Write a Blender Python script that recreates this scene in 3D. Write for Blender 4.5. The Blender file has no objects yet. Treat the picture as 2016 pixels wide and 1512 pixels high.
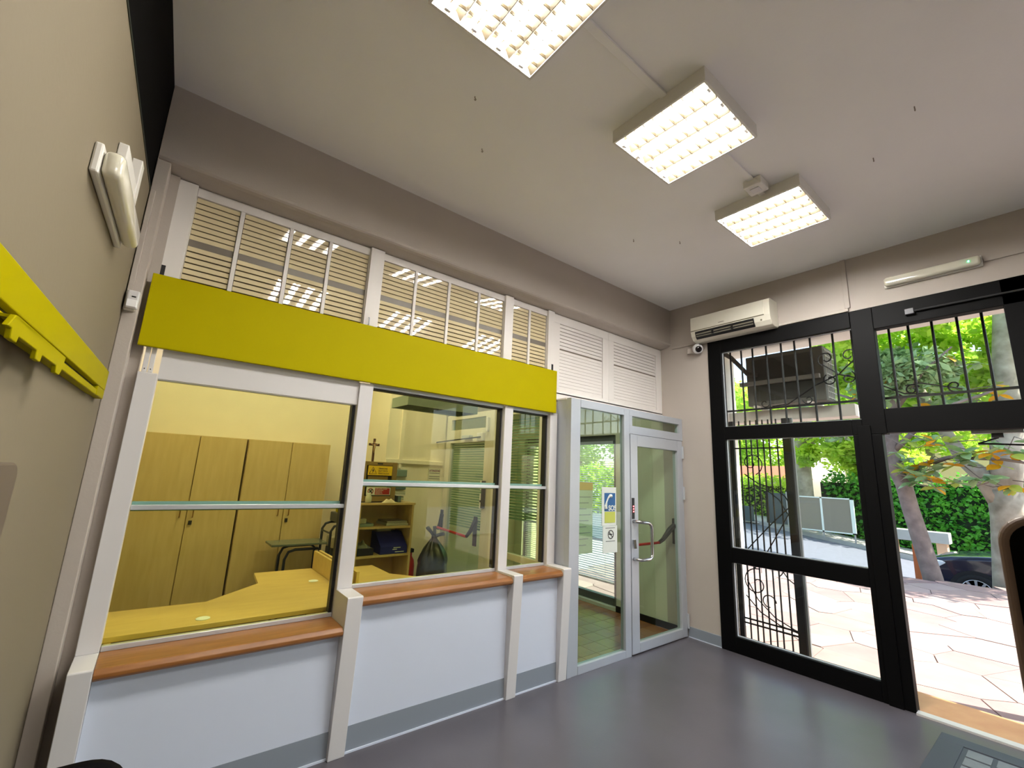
import bpy, bmesh, math, random
import numpy as np
from mathutils import Vector, Matrix, noise
random.seed(7); rng = np.random.default_rng(7)
scn = bpy.context.scene
COL = scn.collection
# ---------------------------------------------------------------- camera
F_PX = 864.95
CAM = Vector((-4.6988, -2.8988, 1.6))
cr = Vector((0.78287403, -0.62066287, 0.0434265)); cu = Vector((-0.15876856, -0.1318008, 0.97847897)); cf = Vector((0.60158192, 0.77292053, 0.20172518))
cd = bpy.data.cameras.new('camera'); cam = bpy.data.objects.new('camera', cd); COL.objects.link(cam)
cd.sensor_fit = 'HORIZONTAL'; cd.sensor_width = 36.0; cd.lens = F_PX * 36.0 / 2016.0; cd.clip_start = 0.02; cd.clip_end = 300
M = Matrix(((cr.x, cu.x, -cf.x, CAM.x), (cr.y, cu.y, -cf.y, CAM.y), (cr.z, cu.z, -cf.z, CAM.z), (0, 0, 0, 1)))
cam.matrix_world = M
scn.camera = cam
# ---------------------------------------------------------------- light
SUN_DIR = Vector((0.22, -0.52, 0.82)).normalized()
w = bpy.data.worlds.new('sky'); scn.world = w; w.use_nodes = True
nt = w.node_tree; bgn = nt.nodes['Background']
sk = nt.nodes.new('ShaderNodeTexSky'); sk.sky_type = 'NISHITA'; sk.sun_disc = False
sk.sun_elevation = math.asin(SUN_DIR.z); sk.sun_rotation = math.atan2(SUN_DIR.x, SUN_DIR.y); sk.air_density = 1.2; sk.dust_density = 1.5
nt.links.new(sk.outputs[0], bgn.inputs[0]); bgn.inputs[1].default_value = 0.07
sd = bpy.data.lights.new('sun', 'SUN'); sd.energy = 1.85; sd.angle = math.radians(0.6); sd.color = (1.0, 0.95, 0.86)
so = bpy.data.objects.new('sun', sd); COL.objects.link(so); so.rotation_euler = SUN_DIR.to_track_quat('Z', 'Y').to_euler(); so.location = (6, -6, 12)
TUBE_POWER = 22.0
scn.view_settings.view_transform = 'Standard'; scn.view_settings.look = 'None'
scn.view_settings.exposure = 2.95; scn.view_settings.gamma = 1.0; scn.view_settings.use_curve_mapping = False
# ---------------------------------------------------------------- materials
def lin(c):
    return tuple(((v / 255) / 12.92 if v / 255 <= 0.04045 else ((v / 255 + 0.055) / 1.055) ** 2.4) for v in c)
MATS = {}
def mat(name, rgb, rough=0.5, metal=0.0, var=0.0, vscale=6.0, bump=0.0, bscale=60.0, spec=0.5, coat=0.0, stretch=None, rgb2=None, trans=0.0):
    if name in MATS: return MATS[name]
    m = bpy.data.materials.new(name); m.use_nodes = True; t = m.node_tree; b = t.nodes['Principled BSDF']
    c = lin(rgb) + (1,)
    b.inputs['Base Color'].default_value = c; b.inputs['Roughness'].default_value = rough; b.inputs['Metallic'].default_value = metal
    b.inputs['Specular IOR Level'].default_value = spec; b.inputs['Coat Weight'].default_value = coat; b.inputs['Coat Roughness'].default_value = 0.05
    if var or bump or rgb2:
        tc = t.nodes.new('ShaderNodeTexCoord'); mp = t.nodes.new('ShaderNodeMapping'); t.links.new(tc.outputs['Object'], mp.inputs[0])
        if stretch: mp.inputs['Scale'].default_value = stretch
        if var or rgb2:
            n = t.nodes.new('ShaderNodeTexNoise'); n.inputs['Scale'].default_value = vscale; n.inputs['Detail'].default_value = 4
            t.links.new(mp.outputs[0], n.inputs['Vector'])
            r = t.nodes.new('ShaderNodeValToRGB'); r.color_ramp.elements[0].position = 0.3; r.color_ramp.elements[1].position = 0.7
            if rgb2: a_, b_ = c, lin(rgb2) + (1,)
            else: a_ = tuple(x * (1 - var) for x in c[:3]) + (1,); b_ = tuple(min(1, x * (1 + var)) for x in c[:3]) + (1,)
            r.color_ramp.elements[0].color = a_; r.color_ramp.elements[1].color = b_
            t.links.new(n.outputs['Fac'], r.inputs[0]); t.links.new(r.outputs[0], b.inputs['Base Color'])
        if bump:
            n2 = t.nodes.new('ShaderNodeTexNoise'); n2.inputs['Scale'].default_value = bscale; t.links.new(mp.outputs[0], n2.inputs['Vector'])
            bp = t.nodes.new('ShaderNodeBump'); bp.inputs['Strength'].default_value = bump; bp.inputs['Distance'].default_value = 0.01
            t.links.new(n2.outputs['Fac'], bp.inputs['Height']); t.links.new(bp.outputs[0], b.inputs['Normal'])
    MATS[name] = m; return m
def glass(name, tint, refl=1.0, ior=1.5):
    m = bpy.data.materials.new(name); m.use_nodes = True; t = m.node_tree; t.nodes.clear()
    o = t.nodes.new('ShaderNodeOutputMaterial'); mx = t.nodes.new('ShaderNodeMixShader'); tr = t.nodes.new('ShaderNodeBsdfTransparent'); gl = t.nodes.new('ShaderNodeBsdfGlossy')
    fr = t.nodes.new('ShaderNodeFresnel'); fr.inputs[0].default_value = ior; mu = t.nodes.new('ShaderNodeMath'); mu.operation = 'MULTIPLY'; mu.inputs[1].default_value = refl
    tr.inputs[0].default_value = tint + (1,); gl.inputs['Roughness'].default_value = 0.0; gl.inputs[0].default_value = (1, 1, 1, 1)
    ge = t.nodes.new('ShaderNodeNewGeometry'); iv = t.nodes.new('ShaderNodeMath'); iv.operation = 'SUBTRACT'; iv.inputs[0].default_value = 1.0; m2 = t.nodes.new('ShaderNodeMath'); m2.operation = 'MULTIPLY'
    t.links.new(ge.outputs['Backfacing'], iv.inputs[1]); t.links.new(fr.outputs[0], mu.inputs[0]); t.links.new(mu.outputs[0], m2.inputs[0]); t.links.new(iv.outputs[0], m2.inputs[1]); t.links.new(m2.outputs[0], mx.inputs[0]); t.links.new(tr.outputs[0], mx.inputs[1]); t.links.new(gl.outputs[0], mx.inputs[2]); t.links.new(mx.outputs[0], o.inputs[0])
    MATS[name] = m; return m
def emit(name, rgb, s):
    m = bpy.data.materials.new(name); m.use_nodes = True; t = m.node_tree; t.nodes.clear()
    o = t.nodes.new('ShaderNodeOutputMaterial'); e = t.nodes.new('ShaderNodeEmission'); e.inputs[0].default_value = rgb + (1,); e.inputs[1].default_value = s
    t.links.new(e.outputs[0], o.inputs[0]); MATS[name] = m; return m
def leafmat(name, rgb, rgb2, tr=0.5, rough=0.5, vs=1.5):
    m = mat(name, rgb, rough, rgb2=rgb2, vscale=vs); t = m.node_tree; b = t.nodes['Principled BSDF']; o = t.nodes['Material Output']
    tl = t.nodes.new('ShaderNodeBsdfTranslucent'); mx = t.nodes.new('ShaderNodeMixShader'); mx.inputs[0].default_value = tr
    src = b.inputs['Base Color'].links[0].from_socket
    t.links.new(src, tl.inputs[0]); t.links.new(b.outputs[0], mx.inputs[1]); t.links.new(tl.outputs[0], mx.inputs[2]); t.links.new(mx.outputs[0], o.inputs[0]); return m
M_WALL = mat('taupe_wall_paint', (184, 175, 166), 0.7, var=0.03, vscale=2, bump=0.05, bscale=90)
M_CEIL = mat('ceiling_paint', (244, 244, 243), 0.75, var=0.02, vscale=1.5, bump=0.04, bscale=70)
M_LWALL = mat('beige_wall_paint', (130, 119, 99), 0.7, var=0.02, vscale=2, bump=0.04)
M_CREAM = mat('cream_office_wall', (240, 230, 205), 0.7, var=0.02)
M_FLOOR = mat('grey_vinyl', (94, 91, 98), 0.30, var=0.10, vscale=2.2, bump=0.03, bscale=120)
M_WHITE = mat('white_lacquer', (216, 214, 214), 0.4)
M_PANEL = mat('white_laminate', (212, 220, 236), 0.35)  # white laminate; the cool cast of daylight is put into its base colour
M_SKIRT = mat('grey_skirting', (138, 146, 156), 0.4)
M_YEL = mat('yellow_board_paint', (180, 168, 0), 0.55, var=0.015, spec=0.06)
M_YEL2 = mat('yellow_plastic', (168, 157, 0), 0.55, spec=0.06)
M_WOOD = mat('oak_sill_wood', (160, 106, 54), 0.35, rgb2=(134, 84, 38), vscale=3, stretch=(1.5, 14, 14), coat=0.12)
M_MAPLE = mat('maple_laminate', (216, 190, 132), 0.4, rgb2=(204, 177, 116), vscale=3, stretch=(8, 8, 1))
M_DESK = mat('maple_desk_laminate', (214, 186, 112), 0.35, rgb2=(204, 174, 102), vscale=2.5, stretch=(2, 8, 8))
M_ALU = mat('silver_aluminium', (184, 189, 197), 0.38, metal=0.25)
M_ALU2 = mat('brushed_aluminium_bar', (205, 210, 216), 0.3, metal=0.4)
M_BLK = mat('black_frame_paint', (6, 6, 7), 0.55, spec=0.12)
M_IRON = mat('wrought_iron', (18, 19, 21), 0.5, spec=0.25)
M_BLACK = mat('black_plastic', (12, 12, 13), 0.5)
M_VOID = mat('black_void', (4, 4, 4), 0.9, spec=0.1)
M_LOUV = mat('cream_glossy_slat', (226, 212, 172), 0.025, spec=0.6)
M_SHUT = mat('white_shutter_paint', (234, 230, 226), 0.4)
M_ACW = mat('ivory_plastic', (226, 222, 206), 0.4)
M_STEEL = mat('stainless_steel', (200, 200, 200), 0.2, metal=1.0)
M_REFL = mat('fixture_reflector', (66, 58, 44), 0.5, spec=0.15)
M_FIX = mat('fixture_enamel', (226, 224, 218), 0.45)
M_TUBE = emit('lit_tube', (1.0, 0.97, 0.925), TUBE_POWER)
M_TUBE2 = emit('lit_twin_tube', (1.0, 0.95, 0.86), TUBE_POWER * 0.45)
M_TUBE3 = emit('added_office_tube', (1.0, 0.955, 0.88), TUBE_POWER * 0.62)  # glow of the unseen lamps added to brighten the back office
M_RED = mat('red_plastic', (190, 30, 32), 0.35)
M_TERRA = mat('terracotta_tile', (176, 112, 62), 0.25, rgb2=(150, 90, 48), vscale=3, coat=0.3)
M_GROUT = mat('dark_grout', (84, 66, 52), 0.8)
M_STONE = mat('pink_flagstone', (152, 130, 122), 0.75, rgb2=(140, 116, 110), vscale=2.5, bump=0.2, bscale=20)
M_MORTAR = mat('grey_mortar', (112, 98, 92), 0.9)
M_ROAD = mat('asphalt', (98, 102, 112), 0.85, var=0.08, vscale=8)
M_CONC = mat('pale_concrete', (170, 167, 162), 0.8, var=0.05, vscale=5)
M_PLASTER = mat('white_plaster', (214, 210, 202), 0.8, var=0.04)
M_BARK = mat('plane_bark', (176, 168, 152), 0.9, rgb2=(128, 120, 104), vscale=4, bump=0.3, bscale=12)
M_BARK2 = mat('magnolia_bark', (140, 126, 118), 0.9, rgb2=(108, 96, 90), vscale=5, bump=0.3, bscale=20)
M_GL_CLEAR = glass('clear_glass', (0.97, 0.985, 0.975))
M_GL_GREEN = glass('green_tint_glass', (0.80, 0.88, 0.81), 1.2)
M_GL_AMBER = glass('amber_security_glass', (0.93, 0.945, 0.72), 0.75)
M_GEDGE = mat('green_glass_edge', (120, 160, 148), 0.2)
M_LF_PL = leafmat('plane_leaf', (214, 234, 92), (156, 204, 60), 0.55)
M_LF_HD = leafmat('hedge_leaf', (116, 196, 66), (56, 136, 44), 0.35)
M_LF_MG = leafmat('magnolia_leaf', (112, 150, 100), (164, 188, 130), 0.25, rough=0.3)
M_LF_YE = leafmat('magnolia_yellow_leaf', (236, 176, 30), (214, 140, 28), 0.4)
# ---------------------------------------------------------------- helpers
WL = {}
def wloc(o): return WL.get(o.name, Vector((0, 0, 0))) if o else Vector((0, 0, 0))
class MB:
    def __init__(s): s.v = []; s.f = []
    def add(s, vs, fs):
        n = len(s.v); s.v += [tuple(v) for v in vs]; s.f += [tuple(i + n for i in f) for f in fs]; return s
    def box(s, x0, x1, y0, y1, z0, z1):
        x0, x1 = min(x0, x1), max(x0, x1); y0, y1 = min(y0, y1), max(y0, y1); z0, z1 = min(z0, z1), max(z0, z1)
        return s.add([(x0, y0, z0), (x1, y0, z0), (x1, y1, z0), (x0, y1, z0), (x0, y0, z1), (x1, y0, z1), (x1, y1, z1), (x0, y1, z1)],
                     [(3, 2, 1, 0), (4, 5, 6, 7), (0, 1, 5, 4), (1, 2, 6, 5), (2, 3, 7, 6), (3, 0, 4, 7)])
    def prism(s, poly, ax, a, b):
        def P(p, t): return (t, p[0], p[1]) if ax == 0 else ((p[0], t, p[1]) if ax == 1 else (p[0], p[1], t))
        n = len(poly); vs = [P(p, a) for p in poly] + [P(p, b) for p in poly]
        return s.add(vs, [tuple(range(n)), tuple(range(2 * n - 1, n - 1, -1))] + [((i + 1) % n, i, n + i, n + (i + 1) % n) for i in range(n)])
    def tube(s, path, r, seg=8, cap=True):
        path = [Vector(p) for p in path]; n = len(path); rs = r if isinstance(r, (list, tuple)) else [r] * n
        vs = []; prev = None
        for i, p in enumerate(path):
            d = (path[min(i + 1, n - 1)] - path[max(i - 1, 0)]).normalized()
            if prev is None: a = d.orthogonal().normalized()
            else:
                a = prev - d * prev.dot(d)
                a = a.normalized() if a.length > 1e-6 else d.orthogonal().normalized()
            prev = a; b = d.cross(a)
            for k in range(seg):
                t = 2 * math.pi * k / seg; vs.append(p + (a * math.cos(t) + b * math.sin(t)) * rs[i])
        fs = [(i * seg + k, i * seg + (k + 1) % seg, (i + 1) * seg + (k + 1) % seg, (i + 1) * seg + k) for i in range(n - 1) for k in range(seg)]
        if cap: fs += [tuple(range(seg - 1, -1, -1)), tuple((n - 1) * seg + k for k in range(seg))]
        return s.add(vs, fs)
    def lathe(s, prof, c, seg=20, ax=2, sgn=1):
        vs = []; n = len(prof)
        for (r, h) in prof:
            for k in range(seg):
                t = 2 * math.pi * k / seg; a, b = r * math.cos(t), r * math.sin(t); h2 = h * sgn
                vs.append((c[0] + a, c[1] + b, c[2] + h2) if ax == 2 else ((c[0] + h2, c[1] + a, c[2] + b) if ax == 0 else (c[0] + a, c[1] + h2, c[2] + b)))
        fs = [(i * seg + k, i * seg + (k + 1) % seg, (i + 1) * seg + (k + 1) % seg, (i + 1) * seg + k) for i in range(n - 1) for k in range(seg)]
        fs += [tuple(range(seg - 1, -1, -1)), tuple((n - 1) * seg + k for k in range(seg))]
        return s.add(vs, fs)
    def shear(s, fn): s.v = [tuple(fn(Vector(v))) for v in s.v]; return s
    def build(s, name, m, parent=None, bevel=0.0, bseg=2, smooth=False, loc=None):
        off = wloc(parent) if parent else Vector(loc or (0, 0, 0))
        me = bpy.data.meshes.new(name)
        me.from_pydata([(v[0] - off.x, v[1] - off.y, v[2] - off.z) for v in s.v], [], s.f)
        bm = bmesh.new(); bm.from_mesh(me); bmesh.ops.recalc_face_normals(bm, faces=bm.faces[:])
        if bevel:
            es = [e for e in bm.edges if len(e.link_faces) == 2 and e.calc_face_angle(0) > 0.5]
            bmesh.ops.bevel(bm, geom=es, offset=bevel, segments=bseg, affect='EDGES', profile=0.5, clamp_overlap=True)
        bm.to_mesh(me); bm.free()
        if smooth:
            for p in me.polygons: p.use_smooth = True
        me.materials.append(m)
        o = bpy.data.objects.new(name, me); COL.objects.link(o)
        if parent: o.parent = parent
        else: o.location = off
        WL[o.name] = off; return o
def B(x0, x1, y0, y1, z0, z1): return MB().box(x0, x1, y0, y1, z0, z1)
def tag(o, label, cat, group=None):
    o['label'] = label; o['category'] = cat
    if group: o['group'] = group
    return o
def thing(name, label, cat, loc, group=None):
    o = bpy.data.objects.new(name, None); COL.objects.link(o); o.location = loc; o.empty_display_size = 0.1; WL[o.name] = Vector(loc); return tag(o, label, cat, group)
def struct(o, label=None):
    o['kind'] = 'structure'
    if label: o['label'] = label
    return o
def sroot(name, loc=(0, 0, 0)):
    o = bpy.data.objects.new(name, None); COL.objects.link(o); o.location = loc; o.empty_display_size = 0.1; WL[o.name] = Vector(loc); return struct(o)
def inst(src, name, parent, loc, rot=(0, 0, 0), scale=(1, 1, 1), m=None):
    """src mesh data shared, centred on its own origin; loc in world"""
    o = bpy.data.objects.new(name, src); COL.objects.link(o); o.parent = parent; o.location = Vector(loc) - wloc(parent); o.rotation_euler = rot; o.scale = scale; WL[o.name] = Vector(loc); return o
def mesh_of(mb, m, name='piece', bevel=0.0, smooth=False):
    o = mb.build(name, m, None, bevel, smooth=smooth); me = o.data; bpy.data.objects.remove(o); return me
def text(name, body, size, loc, m, parent, rot=(math.pi / 2, 0, 0), align='LEFT', sx=1.0, bold=0.0):
    cu_ = bpy.data.curves.new(name, 'FONT'); cu_.body = body; cu_.size = size; cu_.align_x = align; cu_.extrude = 0.0005; cu_.offset = bold
    tmp = bpy.data.objects.new(name, cu_); COL.objects.link(tmp); bpy.context.view_layer.update()
    me = bpy.data.meshes.new_from_object(tmp.evaluated_get(bpy.context.evaluated_depsgraph_get())); bpy.data.objects.remove(tmp)
    me.materials.clear(); me.materials.append(m)
    o = bpy.data.objects.new(name, me); COL.objects.link(o); o.parent = parent; o.location = Vector(loc) - wloc(parent); o.rotation_euler = rot; o.scale = (sx, 1, 1); return o
H = 3.687; XL = -4.965; KL = 0.034
def LWX(y, d=0.0): return XL + KL * y + d
def lsh(v): return Vector((v.x + KL * v.y, v.y, v.z))      # left wall is a little out of square
# ================================================================= STRUCTURE
struct(B(-5.4, 0.0, -6.6, 3.05, -0.12, 0.0).build('floor', M_FLOOR), 'grey vinyl floor')
struct(B(-5.6, 0.3, -6.6, 3.2, H, H + 0.12).build('ceiling', M_CEIL))
prof = [(0.30, H), (0.0, H), (0.0, 3.250), (0.004, 3.236), (0.014, 3.226), (0.035, 3.218), (0.08, 3.210), (0.15, 3.203), (0.30, 3.20)]
struct(MB().prism(prof, 0, XL, 0.0).build('wall_back', M_WALL), 'taupe wall above the shutters with rounded lower edge')
struct(B(-5.08, XL, -6.6, 0.02, 0, 3.005).shear(lsh).build('wall_left', M_LWALL))
# dark glazed strip above the left wall
wl = sroot('window_3')
B(-5.30, XL - 0.003, -6.6, 0.02, 3.005, H).shear(lsh).build('dark_pane', M_VOID, wl)
B(-5.04, XL + 0.003, -6.6, 0.01, 2.999, 3.010).shear(lsh).build('sill_trim', mat('dark_green_edge', (20, 34, 22), 0.4), wl)
struct(B(-5.6, XL, 0.02, 3.2, 0, H).build('wall_office_left', M_CREAM))
struct(B(XL, -2.611, 3.0, 3.15, 0, H).build('wall_office_back', M_CREAM))
struct(B(-2.611, -1.83, 2.15, 3.15, 0, H).build('wall_office_jut', M_CREAM))
struct(B(-1.83, 0.0, 2.9, 3.05, 0, H).build('wall_vestibule_back', M_CREAM))
struct(B(-5.9, 0.3, -6.7, -6.6, 0, H).build('wall_rear', M_LWALL))
# entrance wall X=0 (pieces round the openings)
wr = MB().box(0, 0.3, -0.47, 0.14, 0, H).box(0, 0.3, -6.3, -0.47, 3.1755, H).box(0, 0.3, -6.6, -6.3, 0, H)
struct(wr.build('wall_right', M_WALL))
wv = MB().box(0, 0.3, 0.14, 0.85, 0, H).box(0, 0.3, 0.85, 2.72, 2.18, H).box(0, 0.3, 2.72, 3.05, 0, H).box(0, 0.3, 0.85, 2.72, -0.1, 0.04)
struct(wv.build('wall_vestibule_right', mat('sage_wall_paint', (214, 214, 190), 0.7, var=0.02)))
struct(B(-0.012, 0, -0.47, -0.113, 0.006, 0.105).build('baseboard_right', M_SKIRT, bevel=0.003))
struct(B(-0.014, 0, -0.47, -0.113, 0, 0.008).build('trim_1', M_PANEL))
struct(B(-0.012, 0, -0.08, 0.85, 0, 0.075).build('baseboard_vestibule', M_BLACK))
struct(B(-0.012, 0, -6.6, -6.3, 0, 0.105).build('baseboard_rear', M_SKIRT))
# strips beside the left end of the counter
struct(MB().box(XL, -4.905, -0.02, 0.2, 0, 3.2).build('trim_2', M_WALL, bevel=0.004))
struct(MB().box(-4.905, -4.86, 0.10, 0.2, 0, 3.2).build('trim_3', M_WALL))
struct(MB().box(XL, -4.87, 0.13, 0.3, 2.1, 3.2).build('trim_4', M_SHUT))
# ================================================================= ENTRANCE FRAME
FX0, FX1 = -0.02, 0.07
win = sroot('window_1', (0, -1.2, 0)); win['label'] = 'black framed entrance window with transom and two lower panes'
def rail(y0, y1, z0, z1, par=win, n='frame_rail', x0=FX0, x1=FX1): return B(x0, x1, y0, y1, z0, z1).build(n, M_BLK, par, bevel=0.004)
rail(-0.6166, -0.47, 0, 3.1755); rail(-1.80, -0.6166, 3.0259, 3.1755); rail(-1.7306, -0.6166, 2.0649, 2.1972); rail(-1.7306, -0.6166, 0.8296, 0.9723); rail(-1.7306, -0.6166, 0, 0.1461)
rail(-1.9278, -1.7306, 0, 2.0649); rail(-1.9622, -1.802, 2.0649, 3.1755); rail(-1.802, -1.7306, 2.0649, 2.1972)
B(-0.035, -0.02, -1.86, -1.77, 0, 2.14).build('mullion_cover', M_BLK, win, bevel=0.003)
for (y0, y1, z0, z1) in [(-1.802, -0.6166, 2.1972, 3.0259), (-1.7306, -0.6166, 0.9723, 2.0649), (-1.7306, -0.6166, 0.1461, 0.8296)]:
    B(0.02, 0.026, y0, y1, z0, z1).build('pane', M_GL_CLEAR, win)
    g = MB()
    for a, b, c, d in [(y0, y0 + 0.006, z0, z1), (y1 - 0.006, y1, z0, z1), (y0, y1, z0, z0 + 0.006), (y0, y1, z1 - 0.006, z1)]: g.box(0.012, 0.034, a, b, c, d)
    g.build('glazing_gasket', M_ALU, win)
dw = sroot('window_2', (0, -2.4, 2.1)); dw['label'] = 'black framed transom window above the entrance door'
rail(-2.90, -1.9622, 2.9745, 3.1755, dw); rail(-2.90, -1.9622, 2.0734, 2.2747, dw); rail(-3.02, -2.719, 2.2747, 3.1755, dw); rail(-3.02, -2.80, 0, 2.2747, dw)
B(0.058, 0.064, -2.719, -1.9622, 2.2747, 2.9745).shear(lambda v: Vector((v.x - 0.09 * (v.z - 2.2747), v.y, v.z))).build('pane', M_GL_CLEAR, dw)
MB().tube([(-0.04, -2.22, 3.06), (-0.04, -3.0, 3.06)], 0.008).build('opening_rod', mat('dark_steel', (70, 70, 72), 0.4, metal=0.6), dw)
B(-0.055, -0.02, -2.24, -2.18, 3.035, 3.085).build('rod_bracket', MATS['dark_steel'], dw, bevel=0.004)
w5 = sroot('window_added', (0, -4.6, 0)); w5['label'] = 'added unseen black framed window beyond the entrance door, for more daylight'  # glazing added out of view to let more daylight into the room
for a in ((-6.3, -6.18, 0, 3.1755), (-4.72, -4.60, 0.15, 3.03), (-6.18, -3.02, 3.03, 3.1755), (-6.18, -3.02, 0, 0.15), (-6.18, -3.02, 2.07, 2.19)): rail(*a, w5)
for a in ((-6.18, -4.72, 0.15, 2.07), (-4.60, -3.02, 0.15, 2.07), (-6.18, -4.72, 2.19, 3.03), (-4.60, -3.02, 2.19, 3.03)): B(0.02, 0.026, *a).build('pane', M_GL_CLEAR, w5)
struct(B(-0.045, 0.03, -2.80, -1.9278, 0, 0.014).build('trim_5', mat('threshold_strip', (225, 222, 220), 0.35, metal=0.2)), 'bright metal threshold strip of the doorway')
struct(B(0.03, 0.48, -2.9, -0.45, -0.05, 0.004).build('trim_6', mat('ochre_sill_stone', (206, 158, 112), 0.5, rgb2=(190, 138, 96), vscale=5)), 'ochre stone door sill')
# open leaf of the entrance door (swung outwards)
dl = sroot('door_1', (0.06, -2.80, 0)); dl['label'] = 'open black framed entrance door leaf'
def leafbox(u0, u1, z0, z1, n, m, th=0.025):
    d = Vector((0.995, 0.10, 0)); nn = Vector((-0.10, 0.995, 0)); o = Vector((0.06, -2.785, 0)); mb = MB().box(u0, u1, -th, th, z0, z1); mb.shear(lambda v: o + d * v.x + nn * v.y + Vector((0, 0, v.z))); return mb.build(n, m, dl)
for a in [(0, 0.12, 0.01, 2.06), (0.75, 0.87, 0.01, 2.06), (0.12, 0.75, 1.94, 2.06), (0.12, 0.75, 0.01, 0.15), (0.12, 0.75, 0.86, 0.98)]: leafbox(*a, 'leaf_rail', M_BLK)
leafbox(0.12, 0.75, 0.98, 1.94, 'pane', M_GL_CLEAR, 0.003); leafbox(0.12, 0.75, 0.15, 0.86, 'pane', M_GL_CLEAR, 0.003)
dc = thing('door_closer', 'small dark door closer arm under the entrance transom rail', 'door closer', (0.08, -2.62, 2.0))
B(0.05, 0.10, -2.70, -2.44, 2.05, 2.073).build('plate', M_ALU, dc)
B(0.06, 0.10, -2.60, -2.54, 2.02, 2.05).build('pivot', M_BLACK, dc)
MB().tube([(0.09, -2.57, 2.02), (0.16, -2.46, 1.985), (0.3, -2.745, 1.975)], 0.007).build('arm', M_BLACK, dc)
# ================================================================= VESTIBULE
vt = struct(B(-1.83, 0, -0.10, 2.9, 0, 0.002).build('floor_vestibule', M_GROUT))
tme = mesh_of(B(-0.098, 0.098, -0.098, 0.098, 0, 0.006), M_TERRA, 'floor_tile')
for i in range(9):
    for j in range(13): inst(tme, 'floor_tile', vt, (-1.73 + 0.2 * i + 0.01, 0.01 + 0.2 * j, 0.002))
w2 = sroot('window_4', (0.1, 1.78, 0.04)); w2['label'] = 'vestibule window with venetian blind'
M_DFR = mat('dark_grey_window_frame', (96, 100, 98), 0.4, metal=0.3)
for a in [(0.85, 0.93, 0.04, 2.18), (2.64, 2.72, 0.04, 2.18), (1.72, 1.80, 0.04, 2.18), (0.93, 2.64, 2.09, 2.18), (0.93, 2.64, 0.04, 0.13)]: B(0.06, 0.14, *a).build('frame_rail', M_DFR, w2, bevel=0.004)
for a in [(0.93, 1.72), (1.80, 2.64)]: B(0.098, 0.104, a[0], a[1], 0.13, 2.09).build('pane', M_GL_CLEAR, w2)
vb = thing('venetian_blind', 'light metal venetian blind lowered in the vestibule window', 'blind', (0.03, 1.75, 0.3))
B(0.01, 0.05, 0.90, 2.66, 2.06, 2.10).build('head_rail', M_ALU, vb); B(0.015, 0.045, 0.90, 2.66, 0.30, 0.318).build('bottom_rail', M_ALU, vb)
sl = MB()
for i in range(60):
    z = 0.335 + i * 0.0288; sl.add([(0.018, 0.90, z - 0.004), (0.042, 0.90, z + 0.004), (0.042, 2.66, z + 0.004), (0.018, 2.66, z - 0.004)], [(0, 1, 2, 3)])
so_ = sl.build('blind_slats', mat('blind_slat', (205, 210, 205), 0.35, metal=0.3), vb); so_['kind'] = 'stuff'
for y in (1.05, 1.72, 2.4): MB().tube([(0.03, y, 0.3), (0.03, y, 2.08)], 0.0015, 4).build('cord', M_WHITE, vb)
# aluminium screen with the glazed door
YB = -0.113; YB2 = -0.055
scr = thing('glazed_partition', 'silver aluminium vestibule screen with tall fixed glass panel', 'partition', (-1.4, YB, 0))
def al(x0, x1, z0, z1, par, n='frame_member', y0=YB, y1=YB2, m=M_ALU): return B(x0, x1, y0, y1, z0, z1).build(n, m, par, bevel=0.002)
al(-1.835, -1.785, 0, 2.3158, scr); al(-1.783, -1.7067, 0, 2.3158, scr, y0=YB + 0.004); al(-1.7067, -1.0708, 2.241, 2.3158, scr); al(-1.7067, -1.0708, 0, 0.0646, scr); al(-1.0708, -0.985, 0, 2.3158, scr)
al(-0.985, -0.0, 2.2469, 2.3158, scr); al(-0.985, -0.0, 2.062, 2.1462, scr); al(-0.985, -0.935, 2.1462, 2.2469, scr); al(-0.064, 0.0, 2.1462, 2.2469, scr); al(-0.033, 0, 0, 2.062, scr, y0=YB + 0.01)
B(-1.7067, -1.0708, -0.088, -0.080, 0.0646, 2.241).build('fixed_pane', M_GL_GREEN, scr); B(-0.935, -0.064, -0.088, -0.080, 2.1462, 2.2469).build('transom_pane', M_GL_GREEN, scr)
B(-1.835, -1.775, YB2, 0.075, 0, 2.3158).build('corner_post', M_ALU, scr, bevel=0.002)
B(-1.84, 0.0, YB2, 0.16, 2.305, 2.318).build('top_board', M_SHUT, scr)
dr = thing('glass_door', 'silver aluminium glass door in the vestibule screen with long pull handle', 'door', (-0.5, YB, 0))
def dm(x0, x1, z0, z1, n='leaf_rail'): return B(x0, x1, YB - 0.006, YB2, z0, z1).build(n, M_ALU, dr, bevel=0.003)
dm(-0.978, -0.8634, 0.012, 2.058); dm(-0.1267, -0.036, 0.012, 2.058); dm(-0.8634, -0.1267, 1.9415, 2.058); dm(-0.8634, -0.1267, 0.012, 0.096)
B(-0.8634, -0.1267, -0.09, -0.082, 0.096, 1.9415).build('pane', M_GL_GREEN, dr)
hd = MB().tube([(-0.945, YB, 1.20), (-0.945, YB - 0.045, 1.20), (-0.92, YB - 0.075, 1.20), (-0.80, YB - 0.085, 1.19), (-0.765, YB - 0.085, 1.165), (-0.757, YB - 0.085, 1.13), (-0.757, YB - 0.085, 0.90), (-0.765, YB - 0.085, 0.868), (-0.80, YB - 0.085, 0.85), (-0.92, YB - 0.075, 0.85), (-0.945, YB - 0.045, 0.85), (-0.945, YB, 0.85)], 0.016, 10)
hd.build('pull_handle', M_STEEL, dr, smooth=True)
MB().tube([(-0.95, YB - 0.02, 1.03), (-0.95, YB - 0.03, 0.95)], 0.014, 10).build('lock_escutcheon', M_STEEL, dr)
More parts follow.
